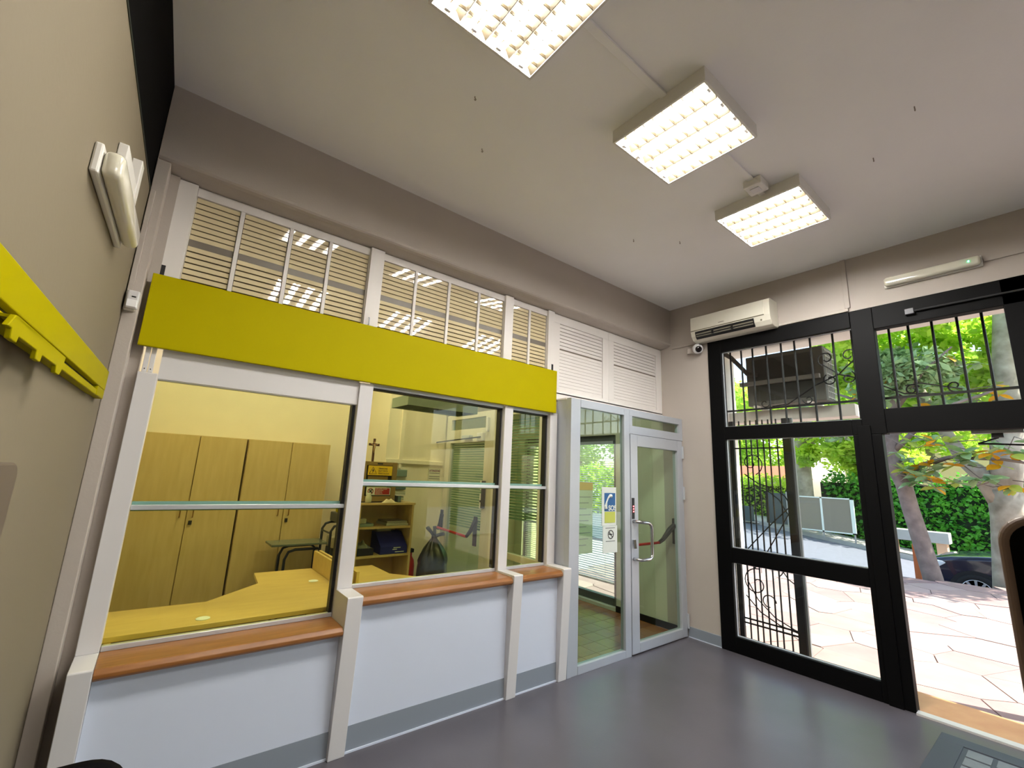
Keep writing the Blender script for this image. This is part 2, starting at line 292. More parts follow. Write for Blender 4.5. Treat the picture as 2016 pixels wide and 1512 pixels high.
ind = B(-0.967, -0.932, YB - 0.012, YB - 0.004, 1.225, 1.425).build('status_display', M_BLACK, dr)
for z in (1.345, 1.32, 1.295): B(-0.956, -0.943, YB - 0.0135, YB - 0.011, z - 0.006, z + 0.006).build('red_led', emit('red_led', (1, 0.05, 0.05), 2.5) if 'red_led' not in MATS else MATS['red_led'], ind)
for z in (1.93, 1.48, 0.16): MB().tube([(-0.03, YB - 0.012, z - 0.07), (-0.03, YB - 0.012, z + 0.07)], 0.012, 10).build('hinge', M_ALU2, dr)
pb = MB().tube([(-0.90, 0.02, 0.945), (-0.30, 0.03, 0.945), (-0.27, 0.03, 0.955)], 0.014, 8).build('panic_bar', M_RED, dr)
MB().tube([(-0.30, 0.03, 0.945), (-0.24, 0.02, 0.975), (-0.16, -0.02, 1.08), (-0.10, -0.05, 1.13)], [0.018, 0.022, 0.03, 0.034], 8).build('panic_bar_arm', M_BLACK, dr)
B(-0.12, -0.07, -0.055, -0.02, 0.93, 1.20).build('panic_bar_mount', M_BLACK, dr, bevel=0.006)
# notices on the fixed glass
M_PAPER = mat('paper_white', (226, 232, 224), 0.7)
M_BLUE = mat('sos_blue', (24, 92, 150), 0.5); M_INK = mat('black_ink', (30, 30, 32), 0.6)
n1 = thing('sos_notice', 'white notice with blue telephone SOS sign on the vestibule glass', 'notice', (-1.28, -0.095, 1.19))
B(-1.385, -1.178, -0.0935, -0.0885, 1.17, 1.522).build('sheet', M_PAPER, n1)
B(-1.352, -1.194, -0.0955, -0.0935, 1.30, 1.468).build('blue_field', M_BLUE, n1)
text('sos_lettering', 'SOS', 0.065, (-1.295, -0.0962, 1.308), M_PAPER, n1, bold=0.002)
MB().tube([(-1.332, -0.097, 1.325), (-1.338, -0.097, 1.345), (-1.325, -0.097, 1.385), (-1.30, -0.097, 1.425), (-1.275, -0.097, 1.443), (-1.255, -0.097, 1.44)], [0.016, 0.015, 0.008, 0.008, 0.014, 0.017], 8).build('telephone_symbol', M_PAPER, n1)
B(-1.348, -1.196, -0.0955, -0.0935, 1.195, 1.295).build('yellow_green_field', mat('sos_yellow_green', (196, 204, 90), 0.6), n1)
n2 = thing('no_smoking_notice', 'white sheet with a no smoking symbol on the vestibule glass', 'notice', (-1.27, -0.095, 0.93))
B(-1.37, -1.165, -0.0935, -0.0885, 0.925, 1.168).build('sheet', M_PAPER, n2)
ring = MB().tube([(-1.262 + 0.037 * math.cos(a), -0.096, 1.09 + 0.037 * math.sin(a)) for a in [i * math.pi / 12 for i in range(25)]], 0.0035, 5, False); ring.tube([(-1.288, -0.096, 1.116), (-1.236, -0.096, 1.064)], 0.003, 5); ring.build('prohibition_ring', M_INK, n2)
B(-1.285, -1.24, -0.0965, -0.0935, 1.086, 1.094).build('cigarette_symbol', M_INK, n2)
for z, a, b in ((1.148, -1.335, -1.20), (1.03, -1.33, -1.20)): B(a, b, -0.0955, -0.0935, z - 0.003, z + 0.003).build('text_line', mat('grey_print', (120, 124, 122), 0.7), n2)
n3 = thing('price_list_sheet', 'pale sheet with a gold heading at the left edge of the vestibule glass', 'notice', (-1.60, -0.076, 0.95))
B(-1.70, -1.50, -0.0795, -0.076, 0.94, 1.56).build('sheet', mat('sheet_back', (206, 210, 186), 0.8), n3); B(-1.70, -1.50, -0.0815, -0.0795, 1.49, 1.56).build('gold_heading', mat('gold_print', (176, 150, 60), 0.7), n3)
for k in range(9): B(-1.685, -1.685 + 0.10 + 0.06 * ((k * 7) % 3) / 2, -0.0815, -0.0795, 1.01 + 0.052 * k, 1.016 + 0.052 * k).build('text_line', MATS['grey_print'], n3)
# side of the vestibule towards the office: glazed aluminium wall and security door (plane X=-1.83)
M_ALUW = mat('warm_aluminium', (206, 202, 188), 0.45, metal=0.1)
sp = thing('glazed_side_wall', 'aluminium side wall of the vestibule with tall green glass panel', 'partition', (-1.83, 0.6, 0))
def sm(y0, y1, z0, z1, par, n='frame_member', x0=-1.86, x1=-1.80, m=M_ALUW): return B(x0, x1, y0, y1, z0, z1).build(n, m, par, bevel=0.002)
sm(0.08, 0.14, 0, 2.30, sp); sm(1.00, 1.10, 0, 2.30, sp); sm(0.14, 1.00, 2.22, 2.30, sp); sm(0.14, 1.00, 0, 0.09, sp); sm(0.14, 1.0, 0.78, 0.84, sp)
bl2 = MB()
for i in range(36):
    z = 1.16 + i * 0.0285; bl2.add([(-1.815, 0.15, z), (-1.80, 0.15, z + 0.016), (-1.80, 0.99, z + 0.016), (-1.815, 0.99, z)], [(0, 1, 2, 3)])
bl2.build('blind_slats', mat('green_grey_slat', (150, 170, 150), 0.4), sp)['kind'] = 'stuff'
B(-1.834, -1.828, 0.14, 1.0, 0.84, 2.22).build('pane', M_GL_GREEN, sp); B(-1.834, -1.828, 0.14, 1.0, 0.09, 0.78).build('pane', M_GL_GREEN, sp)
sd_ = thing('security_door', 'aluminium office door with glass, red panic bar and closer', 'door', (-1.83, 1.55, 0))
sm(1.10, 1.20, 0, 2.30, sd_); sm(1.95, 2.06, 0, 2.30, sd_); sm(1.20, 1.95, 2.24, 2.30, sd_); sm(1.20, 1.95, 1.95, 2.11, sd_); sm(1.20, 1.95, 0, 0.1, sd_)
B(-1.834, -1.828, 1.20, 1.95, 2.11, 2.24).build('transom_pane', M_GL_GREEN, sd_); B(-1.834, -1.828, 1.20, 1.95, 0.1, 1.95).build('pane', M_GL_GREEN, sd_)
bl = MB()
for i in range(34):
    z = 0.98 + i * 0.0285; bl.add([(-1.815, 1.21, z), (-1.80, 1.21, z + 0.016), (-1.80, 1.94, z + 0.016), (-1.815, 1.94, z)], [(0, 1, 2, 3)])
b_ = bl.build('blind_slats', mat('green_grey_slat', (150, 170, 150), 0.4), sd_); b_['kind'] = 'stuff'
MB().tube([(-1.90, 1.40, 0.905), (-1.905, 2.05, 0.93)], 0.015, 8).build('panic_bar', M_RED, sd_)
for y, e in ((1.40, 1.28), (2.05, 2.02)): MB().tube([(-1.90, y, 0.905), (-1.88, (y + e) / 2, 0.98), (-1.865, e, 1.09)], [0.018, 0.024, 0.03], 8).build('panic_bar_arm', M_BLACK, sd_)
B(-1.88, -1.86, 1.25, 1.31, 0.82, 1.13).build('panic_bar_mount', M_BLACK, sd_, bevel=0.006); B(-1.88, -1.86, 2.0, 2.05, 0.90, 1.14).build('panic_bar_mount', M_BLACK, sd_, bevel=0.006)
for z0, z1 in ((1.42, 1.52), (1.22, 1.38)):
    p_ = B(-1.882, -1.86, 1.17, 1.215, z0, z1).build('lock_plate', M_WHITE, sd_, bevel=0.005); MB().tube([(-1.882, 1.192, (z0 + z1) / 2), (-1.886, 1.192, (z0 + z1) / 2)], 0.012, 10).build('cylinder', M_BLACK, p_)
B(-1.90, -1.86, 1.13, 1.165, 1.23, 1.52).build('door_handle', M_BLACK, sd_, bevel=0.006)
B(-1.91, -1.86, 1.45, 1.62, 1.985, 2.03).build('closer_body', M_ALU, sd_, bevel=0.005)
MB().tube([(-1.91, 1.22, 2.0), (-1.92, 1.65, 1.985), (-1.95, 2.18, 1.96)], 0.008, 6).build('closer_arm', MATS['dark_steel'], sd_)
B(-1.90, -1.86, 1.20, 1.31, 1.96, 2.05).build('contact_box', M_WHITE, sd_, bevel=0.006); B(-1.89, -1.86, 1.12, 1.15, 2.06, 2.22).build('alarm_contact', M_WHITE, sd_, bevel=0.005)
# ================================================================= COUNTER
PX = [(-4.8585, -4.7756), (-3.708, -3.614), (-2.463, -2.374), (-1.937, -1.847)]
ZL = [0.70, 0.854, 0.854, 0.854]; ZT = [2.041, 2.168, 2.168, 2.176]
PL = ['white stepped counter post at the left end beside the beige wall', 'white stepped counter post between the low bay and the wide middle bay',
      'white stepped counter post between the middle bay and the narrow bay', 'white stepped counter post beside the aluminium vestibule screen']
for i, ((a, b), zl, zt) in enumerate(zip(PX, ZL, ZT)):
    p = thing('counter_post', PL[i], 'post', ((a + b) / 2, -0.1, 0), 'posts of the counter front')
    B(a, b, 0.052, 0.20, zl, zt).build('upper_post', M_WHITE, p, bevel=0.003)
    MB().prism([(0.12, 0), (-0.117, 0), (-0.16, zl - 0.006), (-0.154, zl), (0.12, zl)], 0, a, b).build('lower_post', M_WHITE, p, bevel=0.003)
if True:
    rr = thing('sash_guide_rail', 'pair of white sash guide rails above the leftmost counter post', 'rail', (-4.82, 0.06, 2.04))
    for x in (-4.835, -4.81):
        g = B(x - 0.010, x + 0.010, 0.06, 0.09, 2.042, 2.40).build('guide', M_WHITE, rr, bevel=0.002)
        MB().tube([(x, 0.06, 2.06), (x, 0.057, 2.06)], 0.003, 8).build('screw', M_BLACK, g)
bays = [(-4.7756, -3.708, 0.644, 0.6914, 'low left bay'), (-3.614, -2.463, 0.789, 0.840, 'wide middle bay'), (-2.374, -1.937, 0.789, 0.840, 'narrow right bay')]
for (a, b, z0, z1, nm) in bays:
    s_ = MB().prism([(0.14, z0 + 0.01), (-0.14, z0), (-0.151, z0 + 0.012), (-0.151, z1 - 0.02), (-0.132, z1), (0.14, z1)], 0, a + 0.001, b - 0.001).build('counter_sill', M_WOOD, None, bevel=0.003, loc=((a + b) / 2, 0, z0))
    tag(s_, 'varnished brown wood counter sill of the ' + nm, 'counter sill', 'wood counter sills')
    f = thing('service_counter', 'white service counter base with grey skirting below the sill of the ' + nm, 'counter', ((a + b) / 2, -0.08, 0), 'counter front panels')
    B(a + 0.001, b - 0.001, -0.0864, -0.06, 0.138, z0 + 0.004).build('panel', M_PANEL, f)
    B(a + 0.001, b - 0.001, -0.090, -0.06, 0.010, 0.138).build('skirting', M_SKIRT, f)
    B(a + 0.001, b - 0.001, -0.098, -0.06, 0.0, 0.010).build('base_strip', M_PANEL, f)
    # sliding security glazing
    low = nm.startswith('low'); zb = 1.342 if low else 1.485; ztop = 2.015 if low else 2.15
    w_ = thing('teller_window', 'amber tinted sliding security glass with aluminium bars in the ' + nm, 'window', ((a + b) / 2, 0.1, z1), 'teller windows')
    B(a + 0.003, b - 0.003, 0.085, 0.115, z1 + 0.0005, z1 + 0.024).build('bottom_rail', M_ALU2, w_, bevel=0.002)
    B(a + 0.003, b - 0.003, 0.080, 0.110, zb, zb + 0.024).build('meeting_bar', M_ALU2, w_, bevel=0.002)
    B(a + 0.003, b - 0.02, 0.118, 0.136, zb - 0.008, zb + 0.040).build('glass_edge', M_GEDGE, w_)
    B(a + 0.003, b - 0.025, 0.094, 0.102, z1 + 0.024, zb).build('lower_pane', M_GL_AMBER, w_)
    B(a + 0.003, b - 0.025, 0.123, 0.131, zb + 0.04, ztop).build('upper_pane', M_GL_AMBER, w_)
    B(b - 0.022, b - 0.004, 0.092, 0.14, z1 + 0.024, ztop).build('side_seal', M_BLACK, w_)
    if low:
        B(a + 0.001, b - 0.001, 0.07, 0.085, 2.018, 2.40).build('head_panel', M_WHITE, w_); B(a + 0.003, b - 0.003, 0.10, 0.14, 2.015, 2.022).build('head_trim', M_ALU2, w_)
    else:
        B(a + 0.001, b - 0.001, 0.07, 0.14, 2.150, 2.19).build('head_rail', M_ALU, w_, bevel=0.002); B(a + 0.001, b - 0.001, 0.09, 0.15, 2.142, 2.150).build('head_seal', M_BLACK, w_)
yb = B(-4.8814, -1.8928, 0.0222, 0.05, 2.1746, 2.5722).build('fascia_board', M_YEL, None, bevel=0.003, loc=(-3.39, 0.036, 2.1746))
tag(yb, 'long blank yellow fascia board above the teller windows', 'board')
# upper louvred shutters
YS = 0.14
sl_me = {}
def slat_mesh(wd, tilt, m, key, h=0.036, th=0.0035):
    k = (round(wd, 3), tilt, key)
    if k not in sl_me:
        c, s = math.cos(tilt), math.sin(tilt); mb = MB(); pr = []
        for (yy, zz) in [(-th, -h / 2), (0, -h / 2), (0, h / 2), (-th, h / 2)]: pr.append((yy * c - zz * s, yy * s + zz * c))
        mb.prism(pr, 0, -wd / 2, wd / 2); sl_me[k] = mesh_of(mb, m, 'slat')
    return sl_me[k]
PITCH = 0.0345
def shutter(name, label, cols, z_top, zmid, z_bot, frm, slm, xl, xr, y0=YS, t_up=math.radians(5.2), t_lo=math.radians(-3.4), group=None, thick=0.03, hf=0.78):
    s = thing(name, label, 'shutter', ((xl + xr) / 2, y0, z_bot), group)
    B(xl, xr, y0, y0 + thick, z_top, 3.1944).build('top_rail', frm, s, bevel=0.002); B(xl, xr, y0, y0 + thick, z_bot - 0.05, z_bot).build('bottom_rail', frm, s, bevel=0.002)
    B(xl + 0.004, xr - 0.004, y0 + thick + 0.003, y0 + thick + 0.009, z_bot - 0.04, 3.185).build('added_gap_backing', mat('gap_shade_brown', (104, 90, 66), 0.8), s)  # brown sheet added behind the slats so the gaps look dark and shaded
    for (ca, cb) in cols:
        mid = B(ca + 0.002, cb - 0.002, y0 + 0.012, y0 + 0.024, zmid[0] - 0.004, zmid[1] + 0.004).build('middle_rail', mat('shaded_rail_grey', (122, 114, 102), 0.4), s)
        for (za, zb_, tl) in ((zmid[1], z_top, t_up), (z_bot, zmid[0], t_lo)):
            n = max(1, int(round((zb_ - za) / PITCH))); pt = (zb_ - za) / n
            me = slat_mesh(cb - ca - 0.006, tl, slm, slm.name, h=pt * hf, th=0.006)
            for k in range(n): inst(me, 'slat', s, ((ca + cb) / 2, y0 + 0.016, za + pt * (k + 0.5)))
    prev = xl
    for (ca, cb) in cols:
        if ca - prev > 0.001: B(prev, ca, y0, y0 + thick, z_bot, z_top).build('stile', frm, s, bevel=0.0015)
        prev = cb
    if xr - prev > 0.001: B(prev, xr, y0, y0 + thick, z_bot, z_top).build('stile', frm, s, bevel=0.0015)
    return s
shutter('louvred_shutter', 'four-column louvred shutter with cream slats above the low left bay', [(-4.768, -4.541), (-4.518, -4.258), (-4.235, -4.004), (-3.982, -3.719)], 3.141, (2.829, 2.866), 2.44, M_SHUT, M_LOUV, -4.770, -3.715, group='louvred shutters above the counter')
shutter('louvred_shutter', 'four-column louvred shutter with cream slats above the middle bay', [(-3.609, -3.345), (-3.322, -3.045), (-3.022, -2.745), (-2.722, -2.466)], 3.141, (2.829, 2.866), 2.44, M_SHUT, M_LOUV, -3.611, -2.463, group='louvred shutters above the counter')
shutter('louvred_shutter', 'two-column louvred shutter with cream slats above the narrow bay', [(-2.366, -2.165), (-2.140, -1.935)], 3.141, (2.829, 2.866), 2.44, M_SHUT, M_LOUV, -2.368, -1.931, group='louvred shutters above the counter')
shutter('white_shutter', 'left of the two white louvred shutters above the vestibule screen', [(-1.752, -1.10)], 3.107, (2.84, 2.85), 2.436, M_SHUT, M_SHUT, -1.849, -1.006, t_up=math.radians(-8), t_lo=math.radians(-8), hf=0.88, group='white shutters above the vestibule')
shutter('white_shutter', 'right of the two white louvred shutters, next to the entrance wall', [(-0.915, -0.112)], 3.107, (2.84, 2.85), 2.436, M_SHUT, M_SHUT, -1.004, -0.002, t_up=math.radians(-8), t_lo=math.radians(-8), hf=0.88, group='white shutters above the vestibule')
UL = ['left end shutter post with a dark slot above the yellow board', 'shutter post with a small hook between the two four-column shutters', 'shutter post between the middle and the narrow louvred shutters', 'shutter post between the cream louvres and the white shutters']
for i, (a, b) in enumerate([(-4.870, -4.771), (-3.7145, -3.6115), (-2.4625, -2.3685), (-1.9305, -1.8495)]):
    p = thing('shutter_post', UL[i], 'post', ((a + b) / 2, 0.13, 2.2), 'posts between the upper shutters')
    B(a, b, 0.118, 0.19, 2.2, 3.2).build('post_body', M_SHUT, p, bevel=0.002)
    x = [-4.853, -3.68, -2.42, -1.868][i]
    if i in (0, 3): B(x - 0.012, x + 0.012, 0.116, 0.119, 2.56, 2.66).build('slot', M_INK, p)
    elif i == 1: MB().tube([(x, 0.118, 2.66), (x, 0.105, 2.655), (x, 0.105, 2.61), (x, 0.118, 2.60)], 0.004, 6).build('hook', M_ALU, p)
struct(B(XL, 0, 0.15, 0.2, 3.19, 3.21).build('trim_7', M_SHUT))
struct(B(-1.9, -0.0, YS, YS + 0.05, 2.30, 2.40).build('trim_8', M_SHUT))
# ================================================================= BACK OFFICE
off_g = 'office desks behind the glass'
def desk(label, poly, z=0.72):
    d = thing('office_desk', label, 'desk', (poly[0][0] + 0.3, 0.4, 0), off_g)
    MB().prism(poly, 2, z - 0.028, z).build('desktop', M_DESK, d, bevel=0.003)
    xs = [p[0] for p in poly]; ys = [p[1] for p in poly]
    for x in (min(xs) + 0.03, max(xs) - 0.06): B(x, x + 0.028, 0.14, 0.55, 0, z - 0.028).build('side_panel', M_DESK, d)
    return d
d1 = desk('maple corner desk with stepped edge behind the low left bay', [(-4.80, 0.205), (-3.50, 0.205), (-3.50, 1.389), (-3.943, 1.397), (-3.97, 1.031), (-4.322, 0.672), (-4.80, 0.688)])
d2 = desk('maple corner desk behind the middle bay', [(-3.43, 0.205), (-1.97, 0.205), (-1.97, 0.62), (-2.60, 0.64), (-2.83, 0.70), (-2.985, 0.90), (-2.99, 1.295), (-3.43, 1.30)])
B(-3.52, -3.50, 0.9, 0.98, 0, 0.69).build('leg_panel', M_DESK, d1); B(-3.43, -3.41, 0.9, 0.98, 0, 0.69).build('leg_panel', M_DESK, d2)
for x, y in ((-4.36, 0.305), (-3.606, 0.913), (-3.641, 0.301)): MB().lathe([(0.034, 0), (0.036, 0.002), (0.034, 0.004)], (x, y, 0.72), 20).build('cable_grommet', M_PAPER, d1)
for x, l in ((-3.495, 'left low maple divider board between the two desks'), (-3.455, 'right low maple divider board between the two desks')):
    tag(B(x, x + 0.022, 0.42, 1.39, 0.0, 0.865).build('desk_divider', M_DESK, None, bevel=0.002, loc=(x, 0.9, 0)), l, 'divider', 'desk dividers')
def cabinet(label, x0, x1, xm, lockx):
    c = thing('storage_cabinet', label, 'cabinet', ((x0 + x1) / 2, 2.6, 0), 'tall maple cabinets along the back wall')
    B(x0, x1, 2.571, 2.99, 0, 1.85).build('body', M_MAPLE, c)
    for a, b, hx in ((x0 + 0.004, xm - 0.004, xm - 0.055), (xm + 0.004, x1 - 0.004, xm + 0.05)):
        d = B(a, b, 2.55, 2.57, 0.06, 1.845).build('door', M_MAPLE, c, bevel=0.0015)
        MB().tube([(hx, 2.55, 1.17), (hx, 2.525, 1.165), (hx, 2.525, 1.06), (hx, 2.55, 1.055)], 0.006, 6).build('handle', M_BLACK if False else mat('bronze_handle', (140, 104, 52), 0.4, metal=0.5), d)
    B(lockx - 0.014, lockx + 0.014, 2.535, 2.55, 0.985, 1.025).build('lock', M_BLACK, c, bevel=0.003)
cabinet('tall two-door maple cabinet nearest the left wall', -4.84, -3.992, -4.405, -4.366)
cabinet('tall two-door maple cabinet to the right of the first one', -3.976, -3.13, -3.546, -3.508)
st = thing('equipment_stand', 'small grey-topped stand with black tubular frame in front of the cabinets', 'stand', (-3.4, 2.3, 0))
M_NAVY = mat('dark_blue_tube', (28, 34, 46), 0.35)
B(-3.69, -3.155, 2.16, 2.48, 0.79, 0.81).build('top', mat('grey_green_top', (104, 112, 96), 0.25), st, bevel=0.003)
for y in (2.19, 2.45): MB().tube([(-3.55, y, 0.0), (-3.55, y, 0.66), (-3.52, y, 0.73), (-3.46, y, 0.75), (-3.24, y, 0.75), (-3.20, y, 0.72), (-3.19, y, 0.0)], 0.014, 8).build('leg_frame', M_NAVY, st, smooth=True)
for y in (2.14, 2.45): MB().tube([(-3.145, y, 0.0), (-3.14, y, 0.92), (-3.11, y, 0.97), (-3.06, y, 0.985), (-2.85, y, 0.985)], 0.014, 8).build('hoop', M_NAVY, st, smooth=True)
for a, b in (((-3.14, 2.14, 0.90), (-3.14, 2.45, 0.90)), ((-3.145, 2.14, 0.62), (-3.145, 2.45, 0.62))): MB().tube([a, b], 0.010, 6).build('cross_bar', M_NAVY, st)
B(-3.13, -2.85, 2.16, 2.43, 0.60, 0.62).build('lower_shelf', M_NAVY, st)
pr = thing('banknote_counter', 'grey office machine on the tubular stand, half hidden by the post', 'machine', (-3.0, 2.3, 0.62))
B(-3.10, -2.86, 2.19, 2.40, 0.621, 0.74).build('lower_unit', mat('dark_grey_plastic', (70, 72, 72), 0.5), pr, bevel=0.01); B(-3.10, -2.86, 2.18, 2.40, 0.74, 0.85).build('body', mat('putty_plastic', (186, 178, 150), 0.5), pr, bevel=0.01)
dsp = tag(B(-3.07, -2.92, 2.13, 2.46, 1.0, 1.10).build('desk_printer', MATS['dark_grey_plastic'], None, bevel=0.01, loc=(-3.0, 2.3, 1.0)), 'dark grey device lying on top of the tubular hoops', 'machine')
tag(B(-3.06, -2.98, 2.25, 2.33, 1.101, 1.18).build('tape_roll', M_YEL2, None, bevel=0.015, loc=(-3.02, 2.29, 1.101)), 'small yellow item on top of the dark grey device', 'office supply')
# bookcase and what is on it
bc = thing('bookcase', 'open maple bookcase with three shelves beside the black bag', 'bookcase', (-2.7, 1.9, 0))
for a in ((-3.02, -2.998), (-2.432, -2.41)): B(a[0], a[1], 1.70, 2.10, 0, 1.226).build('side', M_MAPLE, bc)
B(-3.03, -2.40, 1.69, 2.10, 1.226, 1.248).build('top', M_MAPLE, bc, bevel=0.002); B(-2.998, -2.432, 2.085, 2.10, 0, 1.226).build('back', M_MAPLE, bc)
for z in (0.985, 0.70, 0.38, 0.06): B(-2.998, -2.432, 1.71, 2.085, z, z + 0.022).build('shelf', M_MAPLE, bc)
eb = thing('display_case', 'brown framed case with warning signs standing on the bookcase', 'case', (-2.82, 1.9, 1.248))
M_BRN = mat('bronze_frame', (150, 122, 70), 0.4, metal=0.2)
B(-3.02, -2.63, 1.77, 2.04, 1.26, 1.672).build('body', mat('dark_interior', (44, 38, 28), 0.6), eb)
for a in ((-3.02, -2.97, 1.26, 1.672), (-2.685, -2.63, 1.26, 1.672), (-2.97, -2.685, 1.632, 1.672), (-2.97, -2.685, 1.26, 1.315)): B(a[0], a[1], 1.74, 1.77, a[2], a[3]).build('frame_member', M_BRN, eb, bevel=0.003)
B(-3.03, -2.62, 1.74, 2.05, 1.249, 1.26).build('plinth', M_BLACK, eb); B(-2.94, -2.72, 1.765, 1.769, 1.40, 1.52).build('paper_inside', mat('tan_paper', (170, 140, 80), 0.7), eb); B(-2.86, -2.80, 1.738, 1.741, 1.645, 1.66).build('maker_plate', M_INK, eb)
ys_ = thing('warning_sign', 'yellow high voltage sign with lightning triangle on the display case', 'sign', (-2.82, 1.735, 1.53))
B(-2.958, -2.69, 1.7345, 1.7385, 1.53, 1.628).build('plate', mat('sign_yellow', (236, 196, 20), 0.5), ys_, bevel=0.003)
tri = MB().tube([(-2.945, 1.733, 1.545), (-2.865, 1.733, 1.545), (-2.905, 1.733, 1.617), (-2.945, 1.733, 1.545)], 0.0025, 4).build('triangle', M_INK, ys_)
MB().prism([(-2.900, 1.603), (-2.915, 1.575), (-2.906, 1.575), (-2.911, 1.550), (-2.893, 1.582), (-2.902, 1.582)], 1, 1.7325, 1.7345).build('lightning_bolt', M_INK, ys_)
for z, t_ in ((1.595, 'TENSIONE'), (1.570, 'ELETTRICA'), (1.543, 'PERICOLOSA')): text('sign_lettering', t_, 0.021, (-2.845, 1.7335, z), M_INK, ys_)
rs = thing('no_water_sign', 'red and white prohibition sign low on the display case', 'sign', (-2.82, 1.735, 1.325))
B(-2.955, -2.69, 1.7345, 1.7385, 1.325, 1.405).build('plate', M_PAPER, rs, bevel=0.003); B(-2.862, -2.70, 1.7325, 1.7345, 1.332, 1.398).build('red_field', mat('sign_red', (168, 24, 26), 0.5), rs)
cx_, cz_ = -2.91, 1.365
MB().tube([(cx_ + 0.028 * math.cos(i * math.pi / 10), 1.733, cz_ + 0.028 * math.sin(i * math.pi / 10)) for i in range(21)], 0.0035, 5, False).build('ring', MATS['sign_red'], rs)
g = MB().tube([(cx_ - 0.017, 1.733, cz_ - 0.017), (cx_ + 0.017, 1.733, cz_ + 0.017)], 0.004, 5); g.tube([(cx_ - 0.017, 1.733, cz_ + 0.017), (cx_ + 0.017, 1.733, cz_ - 0.017)], 0.004, 5); g.build('cross_symbol', M_INK, rs)
for z, t_ in ((1.384, 'NON USARE ACQUA'), (1.369, 'PER SPEGNERE'), (1.354, 'INCENDI SU'), (1.339, 'APPARECCHI')): text('sign_lettering', t_, 0.0135, (-2.858, 1.7322, z), M_PAPER, rs)
cf_ = thing('crucifix', 'dark wooden crucifix standing on the brown display case', 'crucifix', (-2.86, 1.9, 1.672))
M_CRW = mat('dark_cross_wood', (92, 58, 34), 0.5)
B(-2.872, -2.848, 1.89, 1.905, 1.672, 1.925).build('upright', M_CRW, cf_, bevel=0.002); B(-2.92, -2.80, 1.89, 1.905, 1.845, 1.872).build('cross_arm', M_CRW, cf_, bevel=0.002)
fg = MB().tube([(-2.90, 1.886, 1.868), (-2.878, 1.884, 1.855), (-2.86, 1.884, 1.85), (-2.842, 1.884, 1.855), (-2.82, 1.886, 1.868)], 0.005, 6); fg.tube([(-2.86, 1.884, 1.862), (-2.858, 1.882, 1.83), (-2.862, 1.882, 1.80), (-2.858, 1.884, 1.765)], [0.009, 0.011, 0.010, 0.005], 8); fg.lathe([(0.001, -0.012), (0.009, -0.005), (0.010, 0.004), (0.003, 0.012)], (-2.86, 1.884, 1.878), 8)
fg.build('carved_figure', mat('ivory_figure', (176, 140, 100), 0.5), cf_, smooth=True)
def cloth(cx, cy, z, rx, ry, h, m, name, label, cat, seed=1, n=18):
    mb = MB(); vs = []; fs = []
    for i in range(n + 1):
        for j in range(n + 1):
            u, v = i / n * 2 - 1, j / n * 2 - 1; r = min(1, math.hypot(u, v)); q = noise.noise(Vector((u * 2.3 + seed, v * 2.3, seed)))
            vs.append((cx + u * rx, cy + v * ry, z + max(0.001, h * (1 - r ** 2) * (0.65 + 0.8 * q))))
    for i in range(n):
        for j in range(n): a = i * (n + 1) + j; fs.append((a, a + 1, a + n + 2, a + n + 1))
    mb.add(vs, fs); return tag(mb.build(name, m, None, smooth=True, loc=(cx, cy, z)), label, cat)
cloth(-2.70, 1.715, 1.249, 0.085, 0.022, 0.05, mat('cream_cloth', (236, 220, 180), 0.9), 'cleaning_cloth', 'crumpled cream cloth on top of the bookcase', 'cloth', 3)
td = thing('tape_dispenser', 'grey tape dispenser at the right end of the bookcase top', 'dispenser', (-2.56, 1.8, 1.249))
B(-2.585, -2.545, 1.76, 1.85, 1.249, 1.318).build('body', mat('teal_grey_plastic', (90, 112, 112), 0.4), td, bevel=0.006); B(-2.61, -2.49, 1.76, 1.85, 1.318, 1.326).build('tray', M_WHITE, td, bevel=0.002); MB().lathe([(0.02, -0.015), (0.02, 0.015)], (-2.52, 1.80, 1.29), 16, 0).build('roll', M_PAPER, td)
jar = tag(MB().lathe([(0.028, 0), (0.032, 0.01), (0.032, 0.06), (0.02, 0.08), (0.02, 0.10)], (-2.93, 1.715, 1.249), 16).build('glass_jar', mat('frosted_jar', (206, 204, 180), 0.3), None, smooth=True, loc=(-2.93, 1.715, 1.249)), 'small pale jar at the left end of the bookcase top', 'jar')
# shelf contents
def slab(name, label, cat, x0, x1, y0, y1, z0, z1, m, bev=0.003, group=None): return tag(B(x0, x1, y0, y1, z0, z1).build(name, m, None, bevel=bev, loc=((x0 + x1) / 2, (y0 + y1) / 2, z0)), label, cat, group)
M_GBOX = mat('grey_green_card', (126, 146, 132), 0.6); M_FOLD = mat('pale_card', (170, 170, 150), 0.7)
slab('document_box', 'flat grey-green box lying on the upper shelf of the bookcase', 'box', -2.985, -2.84, 1.73, 1.98, 1.008, 1.035, M_GBOX); slab('carton', 'small pale carton on the flat box on the upper shelf', 'box', -2.98, -2.91, 1.76, 1.93, 1.036, 1.085, M_FOLD)
slab('ring_binder', 'pale ring binder lying at the right of the upper shelf, lower one', 'binder', -2.70, -2.45, 1.73, 2.02, 1.008, 1.032, M_FOLD, group='binders on the upper shelf'); slab('ring_binder', 'grey ring binder lying on top of the pale one', 'binder', -2.69, -2.46, 1.74, 2.0, 1.033, 1.054, mat('grey_card', (140, 138, 122), 0.7), group='binders on the upper shelf')
tr_ = slab('letter_tray', 'black letter tray at the left of the middle shelf', 'tray', -2.985, -2.81, 1.73, 2.0, 0.723, 0.79, M_BLACK, 0.006)
cloth(-2.90, 1.86, 0.791, 0.08, 0.11, 0.06, mat('grey_plastic_bag', (150, 156, 140), 0.3), 'folded_bag', 'crumpled grey plastic bag lying on the black letter tray', 'bag', 6)
